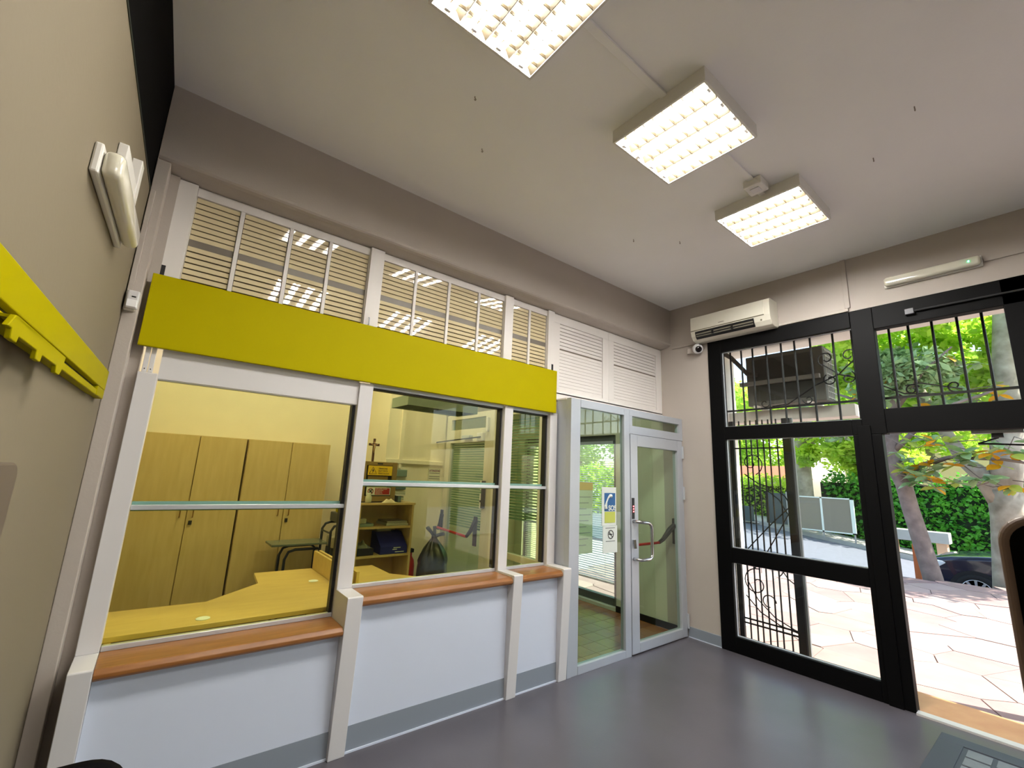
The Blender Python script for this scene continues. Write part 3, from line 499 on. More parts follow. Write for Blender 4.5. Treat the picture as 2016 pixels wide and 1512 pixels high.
bb = thing('blue_box', 'dark blue cardboard box with white lettering on the middle shelf', 'box', (-2.6, 1.8, 0.723))
M_BB = mat('blue_card', (22, 30, 120), 0.55)
MB().prism([(1.72, 0.7235), (2.0, 0.7235), (2.0, 0.93), (1.90, 0.93), (1.72, 0.80)], 0, -2.745, -2.445).build('carton', M_BB, bb, bevel=0.003)
for z, xa, xb in ((0.785, -2.60, -2.52), (0.768, -2.61, -2.56), (0.742, -2.58, -2.48)): B(xa, xb, 1.7185, 1.7205, z - 0.004, z + 0.004).build('lettering_line', M_PAPER, bb)
slab('paper_pad', 'pale paper pad leaning out of the dark blue box', 'paper', -2.72, -2.56, 1.91, 1.99, 0.931, 0.98, M_FOLD)
# wall things in the office
sg = thing('attention_sign', 'pale notice headed ATTENZIONE in red on the office wall', 'sign', (-1.95, 2.14, 1.45))
B(-2.035, -1.87, 2.139, 2.149, 1.40, 1.632).build('sheet', mat('notice_sheet', (206, 206, 176), 0.7), sg); text('sign_lettering', 'ATTENZIONE', 0.034, (-2.028, 2.1375, 1.592), mat('red_ink', (120, 24, 18), 0.6), sg, sx=0.72, bold=0.001)
for z in (1.575, 1.535, 1.508, 1.46): B(-2.025, -1.88, 2.137, 2.1395, z - 0.003, z + 0.003).build('text_line', mat('grey_ink', (90, 92, 70), 0.7), sg)
tk = thing('cable_trunking', 'cream cable trunking along the office wall with a vertical branch', 'trunking', (-2.2, 2.14, 1.67))
B(-2.611, -1.845, 2.12, 2.149, 1.672, 1.72).build('horizontal_duct', M_CREAM, tk, bevel=0.003); B(-2.455, -2.405, 2.12, 2.149, 1.72, 3.4).build('vertical_duct', M_CREAM, tk, bevel=0.003); B(-2.445, -2.415, 2.125, 2.149, 1.62, 1.672).build('duct_drop', M_CREAM, tk)
sk_ = thing('switch_box', 'grey wall switch box beside the display case', 'switch box', (-2.41, 2.13, 1.35))
for z0, z1, m_ in ((1.52, 1.60, M_GBOX), (1.37, 1.45, MATS['teal_grey_plastic']), (1.30, 1.345, M_FOLD)): B(-2.47, -2.34, 2.10, 2.149, z0, z1).build('module', m_, sk_, bevel=0.005)
fe = thing('fire_extinguisher', 'red fire extinguisher half hidden behind the black bag', 'extinguisher', (-2.33, 1.86, 0))
MB().lathe([(0.045, 0), (0.055, 0.02), (0.055, 0.56), (0.045, 0.62), (0.02, 0.66), (0.02, 0.70)], (-2.33, 1.86, 0), 18).build('cylinder', M_RED, fe, smooth=True); B(-2.36, -2.30, 1.83, 1.89, 0.70, 0.74).build('valve', M_BLACK, fe, bevel=0.005); MB().tube([(-2.36, 1.84, 0.72), (-2.39, 1.83, 0.66), (-2.39, 1.82, 0.40)], 0.009, 6).build('hose', M_BLACK, fe)
# rubbish bag
bg = thing('rubbish_bag', 'knotted black plastic rubbish bag standing by the office door', 'bag', (-2.16, 1.65, 0))
vs = []; fs = []; NS, NR = 28, 30
prof_b = [(0, 0.02), (0.04, 0.13), (0.15, 0.165), (0.35, 0.17), (0.55, 0.165), (0.68, 0.145), (0.76, 0.11), (0.83, 0.06), (0.875, 0.028), (0.90, 0.03)]
def pb_(h):
    for (a, ra), (b, rb) in zip(prof_b[:-1], prof_b[1:]):
        if h <= b: return ra + (rb - ra) * (h - a) / (b - a)
    return prof_b[-1][1]
for i in range(NR + 1):
    h = 0.90 * i / NR
    for k in range(NS):
        t = 2 * math.pi * k / NS; r = pb_(h) * (1 + 0.10 * noise.noise(Vector((math.cos(t) * 2.2, math.sin(t) * 2.2, h * 5))) + (0.10 * math.sin(t * 7 + h * 6) if h > 0.62 else 0.02 * math.sin(t * 9)))
        vs.append((-2.16 + r * math.cos(t), 1.65 + r * math.sin(t), h))
fs = [(i * NS + k, i * NS + (k + 1) % NS, (i + 1) * NS + (k + 1) % NS, (i + 1) * NS + k) for i in range(NR) for k in range(NS)] + [tuple(range(NS - 1, -1, -1)), tuple(NR * NS + k for k in range(NS))]
M_BAG = mat('black_bag_plastic', (36, 38, 34), 0.28)
MB().add(vs, fs).build('bag_body', M_BAG, bg, smooth=True)
for pth in ([(-2.16, 1.65, 0.89), (-2.21, 1.64, 0.94), (-2.26, 1.64, 0.99)], [(-2.16, 1.65, 0.89), (-2.165, 1.64, 0.95), (-2.17, 1.64, 1.0)], [(-2.16, 1.65, 0.89), (-2.10, 1.64, 0.905), (-2.05, 1.63, 0.915)]): MB().tube(pth, [0.022, 0.018, 0.022], 7).build('knot_ear', M_BAG, bg, smooth=True)
# unlit suspended lamp in the office
def lamp_grid(t, x0, x1, y0, y1, z0, z1, lit, m_body, nt_=4, nb=8, double=False):
    """louvred fixture: body, reflector troughs, tubes along Y, cross blades"""
    th = 0.012; mb = MB(); mb.box(x0, x0 + th, y0, y1, z0, z1).box(x1 - th, x1, y0, y1, z0, z1).box(x0 + th, x1 - th, y0, y0 + th, z0, z1).box(x0 + th, x1 - th, y1 - th, y1, z0, z1).box(x0 + th, x1 - th, y0 + th, y1 - th, z1 - 0.006, z1)
    mb.build('housing', m_body, t)
    wd = (x1 - x0 - 2 * th) / nt_; ya, yb2 = y0 + th + 0.008, y1 - th - 0.008
    for k in range(nt_):
        xa = x0 + th + wd * k; xb = xa + wd; xc = (xa + xb) / 2; pr = []
        n = 8; top = []
        for i in range(n + 1): u = -1 + 2 * i / n; top.append((xc + u * wd * 0.49, z0 + 0.004 + (z1 - z0 - 0.02) * (1 - abs(u) ** 2.4)))
        rf = MB(); rf.add([(p[0], ya, p[1]) for p in top] + [(p[0], yb2, p[1]) for p in top], [(i, i + 1, n + 2 + i, n + 1 + i) for i in range(n)])
        rf.build('reflector', M_REFL if lit else mat('dull_reflector', (120, 128, 122), 0.4, metal=0.4), t, smooth=True)
        for dx in ((-0.018, 0.018) if double else (0,)):
            if lit: MB().tube([(xc + dx, ya + 0.012, z0 + 0.023), (xc + dx, yb2 - 0.012, z0 + 0.023)], 0.014 if double else 0.018, 8).build('tube', M_TUBE2 if double else (M_TUBE3 if y0 > 0 else M_TUBE), t, smooth=True)
        for s_ in (ya, yb2 - 0.012): B(xc - 0.014, xc + 0.014, s_, s_ + 0.012, z0 + 0.006, z0 + 0.045).build('tube_holder', M_WHITE, t)
        for j in range(1, nb + 1):
            y = ya + (yb2 - ya) * j / (nb + 1); bm_ = MB(); pts = [(xa + 0.004, z0 + 0.001), (xb - 0.004, z0 + 0.001), (xb - 0.012, z0 + 0.020), (xc + 0.026, z0 + 0.014), (xc + 0.016, z0 + 0.006), (xc - 0.016, z0 + 0.006), (xc - 0.026, z0 + 0.014), (xa + 0.012, z0 + 0.020)]
            bm_.prism(pts, 1, y - 0.0012, y + 0.0012); bm_.build('blade', M_REFL if lit else MATS['dull_reflector'], t)
ol = thing('suspended_lamp', 'unlit grey-green louvred lamp hanging behind the middle bay', 'lamp', (-2.55, 1.1, 2.2))
lamp_grid(ol, -2.95, -2.16, 0.93, 1.30, 2.203, 2.30, False, mat('grey_green_enamel', (150, 164, 146), 0.5), nt_=2, nb=6)
for x in (-2.8, -2.3): MB().tube([(x, 1.1, 2.30), (x, 1.1, H)], 0.004, 6).build('hanging_rod', M_ALU, ol)
# ================================================================= CEILING LAMPS
g_l = 'louvred ceiling lamps'
def ceil_lamp(label, x0, x1, y0=-1.99, y1=-1.405, double=False):
    t = thing('ceiling_lamp', label, 'lamp', ((x0 + x1) / 2, (y0 + y1) / 2, H), g_l); lamp_grid(t, x0, x1, y0, y1, 3.600, H - 0.001, True, M_FIX, double=double); return t
ceil_lamp('square louvred ceiling lamp with twin tubes cut by the top of the picture', -4.095, -3.507, double=True)
ceil_lamp('middle square louvred ceiling lamp with four lit tubes', -2.84, -2.25)
ceil_lamp('square louvred ceiling lamp nearest the entrance wall', -1.605, -1.0)
ceil_lamp('added unseen louvred ceiling lamp behind the viewer near the left wall', -3.9, -3.31, -4.6, -4.01); ceil_lamp('added unseen louvred ceiling lamp behind the viewer near the entrance wall', -1.9, -1.31, -4.6, -4.01)  # unseen lamps added behind the viewer to brighten the room
ceil_lamp('added unseen louvred ceiling lamp brightening the back office above the left desk', -4.2, -3.61, 1.4, 1.99); ceil_lamp('added unseen louvred ceiling lamp brightening the back office above the right desk', -2.9, -2.31, 0.45, 1.04)  # unseen lamps added above the desks to brighten the office
tr2 = thing('ceiling_trunking', 'thin white cable duct on the ceiling linking the lamps', 'trunking', (-2.5, -1.75, H), None)
for a, b in ((-3.507, -2.84), (-2.25, -1.605)): B(a, b, -1.775, -1.735, H - 0.016, H - 0.0005).build('duct', M_CEIL, tr2, bevel=0.002)
jb = thing('junction_box', 'white junction box on the ceiling beside the lamp nearest the entrance', 'junction box', (-1.70, -1.75, H))
B(-1.79, -1.66, -1.82, -1.70, H - 0.06, H - 0.0005).build('box', M_FIX, jb, bevel=0.008); B(-1.66, -1.604, -1.775, -1.735, H - 0.045, H - 0.005).build('outlet', M_FIX, jb); B(-1.755, -1.695, -1.79, -1.73, H - 0.066, H - 0.06).build('lid', M_WHITE, jb, bevel=0.003)
for i, (x, y) in enumerate(((-3.624, -1.059), (-3.361, -0.748), (-1.719, -0.727), (-1.395, -0.979), (-1.74, -2.604), (-1.421, -2.35))):
    h_ = MB().tube([(x, y, H), (x, y, H - 0.008), (x + 0.008, y, H - 0.016), (x + 0.004, y, H - 0.024), (x - 0.004, y, H - 0.020)], 0.003, 6)
    tag(h_.build('ceiling_hook', mat('dull_hook', (150, 140, 128), 0.5), None, loc=(x, y, H)), ['small hook in the ceiling nearest the first lamp', 'small hook in the ceiling near the taupe wall, left one', 'small hook in the ceiling above the narrow bay', 'small hook in the ceiling above the vestibule', 'small hook in the ceiling at upper right', 'small hook in the ceiling right of the last lamp'][i], 'hook', 'ceiling hooks')
# ================================================================= ENTRANCE WALL THINGS
ac = thing('air_conditioner', 'ivory wall air conditioner above the black entrance frame', 'air conditioner', (-0.1, -0.8, 3.16))
pa = [(0, 3.445), (-0.17, 3.445), (-0.195, 3.43), (-0.205, 3.39), (-0.205, 3.285), (-0.198, 3.27)]
MB().prism([(-0.001, 3.445), (-0.165, 3.445), (-0.19, 3.435), (-0.20, 3.40), (-0.20, 3.27), (-0.185, 3.215), (-0.15, 3.175), (-0.10, 3.162), (-0.001, 3.165)], 1, -1.215, -0.375).build('body', M_ACW, ac, bevel=0.006, bseg=3)
B(-0.206, -0.199, -1.16, -0.382, 3.278, 3.43).build('front_panel', M_ACW, ac, bevel=0.003)
B(-0.2015, -0.198, -1.16, -0.38, 3.270, 3.2775).build('panel_gap', mat('olive_shadow_gap', (96, 90, 64), 0.7), ac)
MB().prism([(-0.198, 3.262), (-0.203, 3.245), (-0.185, 3.195), (-0.165, 3.178), (-0.16, 3.20), (-0.18, 3.25)], 1, -1.06, -0.43).build('air_slot', M_BLACK, ac)
for dz, dx in ((0.0, 0.0), (0.022, -0.010)): MB().prism([(-0.187 + dx, 3.200 + dz), (-0.194 + dx, 3.205 + dz), (-0.186 + dx, 3.222 + dz), (-0.182 + dx, 3.218 + dz)], 1, -1.05, -0.44).build('air_vane', mat('vane_grey', (130, 126, 112), 0.5), ac)
for y in (-0.63, -0.84): B(-0.204, -0.19, y - 0.012, y + 0.012, 3.20, 3.24).build('vane_pivot', M_BLACK, ac)
B(-0.2075, -0.2055, -0.76, -0.70, 3.302, 3.308).build('maker_mark', mat('grey_mark', (120, 116, 100), 0.5), ac); MB().tube([(-0.192, -1.13, 3.225), (-0.199, -1.13, 3.228)], 0.008, 10).build('indicator', mat('olive_plastic', (110, 106, 80), 0.4), ac)
sc = thing('dome_camera', 'small white dome security camera beside the black frame', 'camera', (-0.04, -0.38, 3.1))
B(-0.045, -0.0005, -0.335, -0.235, 3.07, 3.14).build('junction_base', M_WALL, sc, bevel=0.008)
cdir = Vector((-0.62, -0.62, -0.35)).normalized()
ccen = Vector((-0.075, -0.385, 3.10)); qq = cdir.to_track_quat('Z', 'Y')
bd = MB().lathe([(0.025, -0.07), (0.048, -0.05), (0.056, -0.02), (0.058, 0.0), (0.054, 0.022), (0.046, 0.034), (0.036, 0.036)], (0, 0, 0), 24); bd.shear(lambda v: ccen + qq @ v); bd.build('ball_body', M_WHITE, sc, smooth=True)
ln = MB().lathe([(0.036, 0.030), (0.036, 0.038), (0.028, 0.046), (0.012, 0.050), (0.001, 0.051)], (0, 0, 0), 20); ln.shear(lambda v: ccen + qq @ v); ln.build('lens', mat('dark_lens', (24, 18, 18), 0.08), sc, smooth=True)
def em_light(name, label, cx, y0, y1, z0, z1, d, wallx, sgn, led):
    t = thing(name, label, 'emergency light', (cx, (y0 + y1) / 2, z0), 'emergency lights')
    x0 = wallx; x1 = wallx + sgn * 0.022; x2 = wallx + sgn * d
    mb = B(min(x0, x1), max(x0, x1), y0, y1, z0, z1); cv = B(min(x1, x2), max(x1, x2), y0 + 0.006, y1 - 0.006, z0 + 0.006, z1 - 0.006)
    if sgn > 0: mb.shear(lambda v: Vector((v.x + KL * v.y, v.y, v.z))); cv.shear(lambda v: Vector((v.x + KL * v.y, v.y, v.z)))
    mb.build('base', M_FIX, t, bevel=0.006); c = cv.build('cover', mat('translucent_cover', (222, 218, 200), 0.15, coat=0.6), t, bevel=0.022, bseg=4, smooth=True)
    if led: MB().lathe([(0.005, 0), (0.005, 0.004)], (x2, y0 + 0.07, (z0 + z1) / 2), 10, 0, sgn).build('green_led', emit('green_led', (0.05, 1.0, 0.35), 3.0), t)
    return t
em_light('emergency_light', 'white emergency light with green LED above the entrance transom', -0.04, -2.66, -2.07, 3.312, 3.40, 0.07, -0.001, -1, True)
em_light('emergency_light', 'glossy white emergency light high on the beige left wall', -4.98, -1.18, -0.57, 2.44, 2.54, 0.075, XL + 0.001, 1, False)
cb = thing('cable_duct', 'taupe cable duct along the top of the black entrance frame', 'trunking', (-0.01, -1.0, 3.19))
B(-0.022, -0.0005, -1.80, -1.22, 3.182, 3.212).build('horizontal_duct', M_WALL, cb, bevel=0.003); B(-0.022, -0.0005, -0.37, -0.02, 3.178, 3.205).build('horizontal_duct', M_WALL, cb, bevel=0.003); B(-0.020, -0.0005, -1.815, -1.775, 3.213, H - 0.002).build('vertical_duct', M_WALL, cb, bevel=0.003)
tag(B(-0.016, -0.0005, -3.6, -2.665, 3.345, 3.372).build('cable_duct', M_WALL, None, bevel=0.003, loc=(0, -3.1, 3.35)), 'short taupe duct feeding the emergency light above the entrance', 'trunking')
# ================================================================= LEFT WALL THINGS
def lbox(d0, d1, y0, y1, z0, z1): return B(XL + d0, XL + d1, y0, y1, z0, z1).shear(lsh)
rl = thing('poster_rail', 'yellow poster rail with lower lip running along the beige left wall', 'rail', (-5.0, -1.2, 1.85))
lbox(0.001, 0.03, -2.4, -0.20, 1.893, 1.982).build('upper_board', M_YEL2, rl, bevel=0.003); lbox(0.001, 0.03, -2.4, -0.40, 1.850, 1.874).build('lower_lip', M_YEL2, rl, bevel=0.003); lbox(0.001, 0.012, -2.4, -0.38, 1.874, 1.893).build('channel', mat('dark_channel', (40, 36, 14), 0.6), rl); lbox(0.001, 0.029, -0.38, -0.20, 1.853, 1.893).build('end_cap', M_YEL2, rl, bevel=0.003)
cl = thing('poster_clip', 'yellow toothed poster clip hooked in the yellow rail', 'clip', (-4.96, -1.4, 1.8))
pc = [(-1.635, 1.867), (-1.175, 1.867), (-1.19, 1.826), (-1.205, 1.812), (-1.245, 1.812), (-1.255, 1.830), (-1.40, 1.830), (-1.405, 1.812), (-1.445, 1.812), (-1.45, 1.832), (-1.59, 1.832), (-1.595, 1.818), (-1.635, 1.818), (-1.64, 1.838), (-1.665, 1.838)]
MB().prism(pc, 0, XL + 0.046, XL + 0.056).shear(lsh).build('toothed_plate', M_YEL2, cl, bevel=0.002); lbox(0.03, 0.056, -1.63, -1.18, 1.861, 1.867).build('hook_strip', M_YEL2, cl)
bd_ = MB(); R_ = 0.045; y0, y1, z0, z1 = -2.3, -1.19, 0.55, 1.575; poly = []
for cx, cz, a0 in ((y1 - R_, z1 - R_, 0), (y0 + R_, z1 - R_, 90), (y0 + R_, z0 + R_, 180), (y1 - R_, z0 + R_, 270)):
    for k in range(7): a = math.radians(a0 + 15 * k); poly.append((cx + R_ * math.cos(a), cz + R_ * math.sin(a)))
tag(bd_.prism(poly, 0, XL + 0.001, XL + 0.026).shear(lsh).build('wall_panel', mat('brown_beige_panel', (104, 92, 82), 0.5), None, bevel=0.006, loc=(-5.0, -1.7, 0.55)), 'rounded brown-beige panel at the very left edge of the picture', 'panel')
pir = thing('motion_sensor', 'small white motion sensor in the corner left of the yellow board', 'sensor', (-4.93, -0.05, 2.33))
B(-4.962, -4.915, -0.055, -0.021, 2.325, 2.425).build('back_box', M_FIX, pir, bevel=0.006); B(-4.955, -4.905, -0.085, -0.055, 2.328, 2.422).build('housing', M_WHITE, pir, bevel=0.008); B(-4.95, -4.91, -0.088, -0.084, 2.335, 2.372).build('lens', M_CEIL, pir, bevel=0.004); B(-4.935, -4.918, -0.087, -0.084, 2.385, 2.391).build('slot', M_BLACK, pir)
MB().lathe([(0.003, 0), (0.003, 0.003)], (-4.942, -0.087, 2.398), 8, 1).build('led', M_PAPER, pir)
tag(B(-4.962, -4.94, -0.045, -0.021, 2.426, 3.0).build('sensor_duct', M_WALL, None, bevel=0.003, loc=(-4.95, -0.03, 2.43)), 'slim vertical duct rising above the motion sensor', 'trunking')
wb = thing('wall_duct_piece', 'short angled duct piece on the left wall behind the emergency light', 'trunking', (-4.99, -0.7, 2.6))
lbox(0.001, 0.03, -0.90, -0.62, 2.66, 2.72).build('duct', M_FIX, wb, bevel=0.003); lbox(0.001, 0.035, -0.62, -0.56, 2.55, 2.83).build('duct_leg', M_FIX, wb, bevel=0.003)
# ================================================================= FOREGROUND
ch = thing('visitor_chair', 'black visitor chair, only the rounded top of its backrest in view at lower left', 'chair', (-4.70, -1.15, 0))
bk = MB(); vs = []; nU, nV = 16, 10
for side in (0, 1):
    for j in range(nV + 1):
        for i in range(nU + 1):
            u = -1 + 2 * i / nU; v = j / nV; xx = -4.765 + u * 0.172 * (1 - 0.15 * v); zz = 0.52 + (0.390 * v) * (1 - 0.22 * u * u * u * u - 0.06 * u * u); yy = -1.33 - 0.04 * (1 - u * u) + 0.0 * v + (0.035 if side else 0) - 0.05 * v
            vs.append((xx, yy, zz))
N1 = (nU + 1) * (nV + 1); fs = []
for j in range(nV):
    for i in range(nU):
        a = j * (nU + 1) + i; fs.append((a, a + 1, a + nU + 2, a + nU + 1)); fs.append((N1 + a, N1 + a + nU + 1, N1 + a + nU + 2, N1 + a + 1))
for i in range(nU):
    fs.append((i, N1 + i, N1 + i + 1, i + 1)); a = nV * (nU + 1) + i; fs.append((a, a + 1, N1 + a + 1, N1 + a))
for j in range(nV):
    a = j * (nU + 1); fs.append((a, a + nU + 1, N1 + a + nU + 1, N1 + a)); a += nU; fs.append((a, N1 + a, N1 + a + nU + 1, a + nU + 1))
M_CH = mat('black_chair_shell', (5, 4, 6), 0.8, spec=0.08)
MB().add(vs, fs).build('backrest', M_CH, ch, smooth=True)
B(-4.90, -4.50, -1.32, -0.92, 0.42, 0.46).build('seat', M_CH, ch, bevel=0.018, bseg=3)
for x in (-4.885, -4.515):
    MB().tube([(x, -1.36, 0), (x, -1.34, 0.44), (x, -1.35, 0.62)], 0.012, 8).build('rear_leg', M_STEEL, ch); MB().tube([(x, -0.90, 0), (x, -0.95, 0.43)], 0.012, 8).build('front_leg', M_STEEL, ch)
fm = thing('entrance_mat', 'dark grey framed entrance mat with pale panels on the floor at lower right', 'mat', (-0.6, -2.6, 0))
M_MATF = mat('slate_rubber', (66, 71, 80), 0.6); M_MATP = mat('pale_mat_panel', (118, 126, 130), 0.7, var=0.05, vscale=40)
for a in ((-0.335, -0.215, -3.25, -2.087), (-1.15, -1.03, -3.25, -2.087), (-1.03, -0.335, -2.207, -2.087), (-1.03, -0.335, -3.25, -3.13)): B(*a, 0, 0.008).build('border', M_MATF, fm, bevel=0.002)
B(-1.03, -0.335, -3.13, -2.207, 0, 0.003).build('backing', M_MATF, fm)
for i in range(5):
    for j in range(7): B(-1.02 + 0.137 * i, -1.02 + 0.137 * i + 0.115, -3.12 + 0.13 * j, -3.12 + 0.13 * j + 0.108, 0.003, 0.007).build('mat_panel', M_MATP, fm)
# rounded privacy screen right beside the viewer
sc_o = Vector((-4.0777, -2.8443, 0)); zt_s = 1.5846
hx = Vector((0.0874, -0.9962, 0)); hn = Vector((-hx.y, hx.x, 0))
scn_ = thing('privacy_screen', 'dark rounded upright screen with beige rim at the right edge of the picture', 'screen', (sc_o.x + 0.25, sc_o.y - 0.15, 0))
def sheet(d0, d1, inset):
    W_, zt = 0.46, zt_s; R2 = 0.028; pl = []
    for cx, cz, a0, r in ((W_ - R2, zt - R2, 0, R2 - inset), (R2, zt - R2, 90, R2 - inset), ):
        for k in range(9): a = math.radians(a0 + 90 * k / 8); pl.append((cx + r * math.cos(a), cz + r * math.sin(a)))
    pl += [(inset, 0.0), (W_ - inset, 0.0)]
    mb = MB().prism(pl, 1, d0, d1)
    o_ = Vector((sc_o.x, sc_o.y, 0))
    mb.shear(lambda v: o_ + hx * v.x + hn * v.y + Vector((0, 0, v.z))); return mb
sheet(0.0, 0.028, 0.0).build('rim_board', mat('beige_rim', (112, 92, 82), 0.5), scn_, bevel=0.004, bseg=3); sheet(-0.004, 0.0, 0.007).build('dark_face', mat('shaded_face_black', (8, 7, 6), 0.9, spec=0.05), scn_)  # shade on the face is painted as a near-black colour
# ================================================================= OUTDOORS
# terrace of irregular flagstones
ter = struct(MB().prism([(0.3, -7.5), (9.6, -7.5), (8.1, -3.0), (7.66, -1.77), (7.12, -0.27), (6.4, 0.92), (5.6, 2.6), (0.3, 2.6)], 2, -0.5, -0.062).build('floor_terrace', M_MORTAR), 'terrace paved with pink flagstones')
def clip(poly, p, q):
    mx, my = (p[0] + q[0]) / 2, (p[1] + q[1]) / 2; nx, ny = q[0] - p[0], q[1] - p[1]; out = []
    for i in range(len(poly)):
        a, b = poly[i], poly[(i + 1) % len(poly)]; da = (a[0] - mx) * nx + (a[1] - my) * ny; db = (b[0] - mx) * nx + (b[1] - my) * ny
        if da <= 0: out.append(a)
        if (da < 0) != (db < 0) and da != db: t = da / (da - db); out.append((a[0] + t * (b[0] - a[0]), a[1] + t * (b[1] - a[1])))
    return out
def edge_x(y): return np.interp(y, [-7.5, -3.0, -1.77, -0.27, 0.92, 2.6], [9.6, 8.1, 7.66, 7.12, 6.4, 5.6])
seeds = []
for i in range(15):
    for j in range(15):
        x = 0.75 + 0.58 * i + random.uniform(-0.24, 0.24); y = -6.2 + 0.60 * j + random.uniform(-0.25, 0.25)
        if x < edge_x(y) - 0.1: seeds.append((x, y))
M_ST = [M_STONE, mat('pale_flagstone', (162, 142, 133), 0.75, rgb2=(148, 128, 122), vscale=2.5, bump=0.2, bscale=20), mat('rose_flagstone', (146, 122, 117), 0.75, rgb2=(134, 110, 106), vscale=2.5, bump=0.2, bscale=20)]
for si, p in enumerate(seeds):
    ex = edge_x(p[1]); poly = [(max(0.5, p[0] - 0.8), p[1] - 0.8), (min(ex, p[0] + 0.8), p[1] - 0.8), (min(ex, p[0] + 0.8), p[1] + 0.8), (max(0.5, p[0] - 0.8), p[1] + 0.8)]
    for q in seeds:
        if q is not p and abs(q[0] - p[0]) < 1.7 and abs(q[1] - p[1]) < 1.7:
            poly = clip(poly, p, q)
            if len(poly) < 3: break
    if len(poly) < 3: continue
    cx = sum(a[0] for a in poly) / len(poly); cy = sum(a[1] for a in poly) / len(poly)
    poly = [(cx + (a[0] - cx) * 0.983, cy + (a[1] - cy) * 0.983) for a in poly]; zt = -0.045 + random.uniform(-0.004, 0.004)
    MB().prism(poly, 2, -0.075, zt).build('flagstone', random.choice(M_ST), ter)
struct(B(0.3, 6.5, 2.6, 16, -0.5, -0.062).build('floor_yard', M_CONC)); struct(B(0.3, 9.6, -16, -7.5, -0.5, -0.062).build('floor_forecourt', M_CONC))
def zroad(y): return -0.58 + 0.11 * y
rd = MB(); ny = 12
for nm, xa, xb, dz, m_ in (('floor_road', 5.0, 14.2, 0.0, M_ROAD), ('floor_sidewalk', 14.2, 30.0, 0.14, M_CONC)):
    mb = MB(); ys2 = [-30, -8, -4, 0, 4, 8, 30]; vs = []; fs = []
    for y in ys2:
        zz = zroad(max(-9, min(9, y))) + dz
        vs += [(xa + 0.15 * y * (0 if xa < 6 else 1), y, zz), (xb + (0.15 * y if xb < 15 else 0), y, zz)]
    n2_ = len(vs); vs += [(v[0], v[1], v[2] - 0.4) for v in vs[:n2_]]
    for i in range(len(ys2) - 1): fs.append((2 * i, 2 * i + 1, 2 * i + 3, 2 * i + 2)); fs.append((n2_ + 2 * i, 2 * i, 2 * i + 2, n2_ + 2 * i + 2))
    struct(mb.add(vs, fs).build(nm, m_))
# facade outside: wing wall, overhang
struct(B(0.3, 1.18, -0.20, 0.10, -0.1, 3.3).build('wall_porch', M_PLASTER)); struct(B(0.3, 1.345, -8.0, 0.10, 3.30, 3.50).build('ceiling_porch', M_PLASTER)); 
struct(B(0.3, 9.0, -8.2, -8.0, -0.1, 3.3).build('wall_porch_far', M_PLASTER)) if False else None
struct(B(1.0, 1.25, -1.52, -0.20, 2.37, 2.50).build('trim_9', M_PLASTER), 'pale porch beam under the outdoor unit')
# outdoor unit
ou = thing('outdoor_unit', 'dark air conditioner outdoor unit on brackets behind the transom bars', 'air conditioner', (0.95, -0.95, 2.52))
M_UNIT = mat('outdoor_unit_grey', (92, 92, 86), 0.6)
B(0.80, 1.10, -1.335, -0.52, 2.53, 3.14).build('casing', M_UNIT, ou, bevel=0.01); B(0.792, 0.80, -1.24, -0.60, 2.80, 3.09).build('rear_panel', mat('unit_dark_panel', (52, 54, 50), 0.6), ou); B(0.792, 0.80, -1.24, -0.60, 2.58, 2.78).build('rear_panel', MATS['unit_dark_panel'], ou)
gm = MB()
for k in range(9): gm.box(0.81, 1.09, -1.352, -1.346, 2.56 + 0.066 * k, 2.566 + 0.066 * k)
for k in range(6): gm.box(0.82 + 0.05 * k, 0.826 + 0.05 * k, -1.352, -1.346, 2.55, 3.10)
gm.build('coil_guard', mat('guard_white', (190, 190, 184), 0.5), ou)
for y in (-0.62, -1.18): B(0.76, 1.16, y - 0.02, y + 0.02, 2.50, 2.53).build('bracket_foot', M_PLASTER, ou)
B(0.74, 0.79, -1.30, -0.46, 2.775, 2.82).build('bracket_bar', mat('bracket_grey', (130, 128, 120), 0.5), ou)
MB().tube([(0.78, -0.66, 2.9), (0.74, -0.56, 2.92), (0.68, -0.50, 3.02), (0.60, -0.44, 3.12), (0.45, -0.38, 3.18), (0.34, -0.34, 3.19)], 0.026, 8).build('pipe_bundle', mat('insulated_pipe', (70, 66, 58), 0.8), ou, smooth=True)
# iron grilles
def bar(mb, p, q, r=0.0095): mb.tube([p, q], r, 6); return mb
def spiral(c, r0, r1, a0, a1, x, n=26):
    return [(x, c[0] + (r0 + (r1 - r0) * i / n) * math.cos(math.radians(a0 + (a1 - a0) * i / n)), c[1] + (r0 + (r1 - r0) * i / n) * math.sin(math.radians(a0 + (a1 - a0) * i / n))) for i in range(n + 1)]
GX = 0.20
gr = thing('window_grille', 'black wrought iron grille with scrolls over the entrance transoms', 'grille', (GX, -1.6, 2.1))
for y in [-0.50, -0.62, -0.74, -0.86, -1.00, -1.145, -1.27, -1.41, -1.60, -1.75, -1.90, -2.02, -2.15, -2.30, -2.45, -2.59, -2.73, -2.86]: bar(MB(), (GX, y, 2.12), (GX, y, 3.16)).build('bar', M_IRON, gr)
B(GX - 0.008, GX + 0.008, -2.95, -0.47, 2.385, 2.405).build('rail', M_IRON, gr); B(GX - 0.008, GX + 0.008, -2.95, -0.47, 3.10, 3.12).build('rail', M_IRON, gr); B(GX - 0.008, GX + 0.008, -2.95, -0.47, 2.12, 2.14).build('rail', M_IRON, gr)
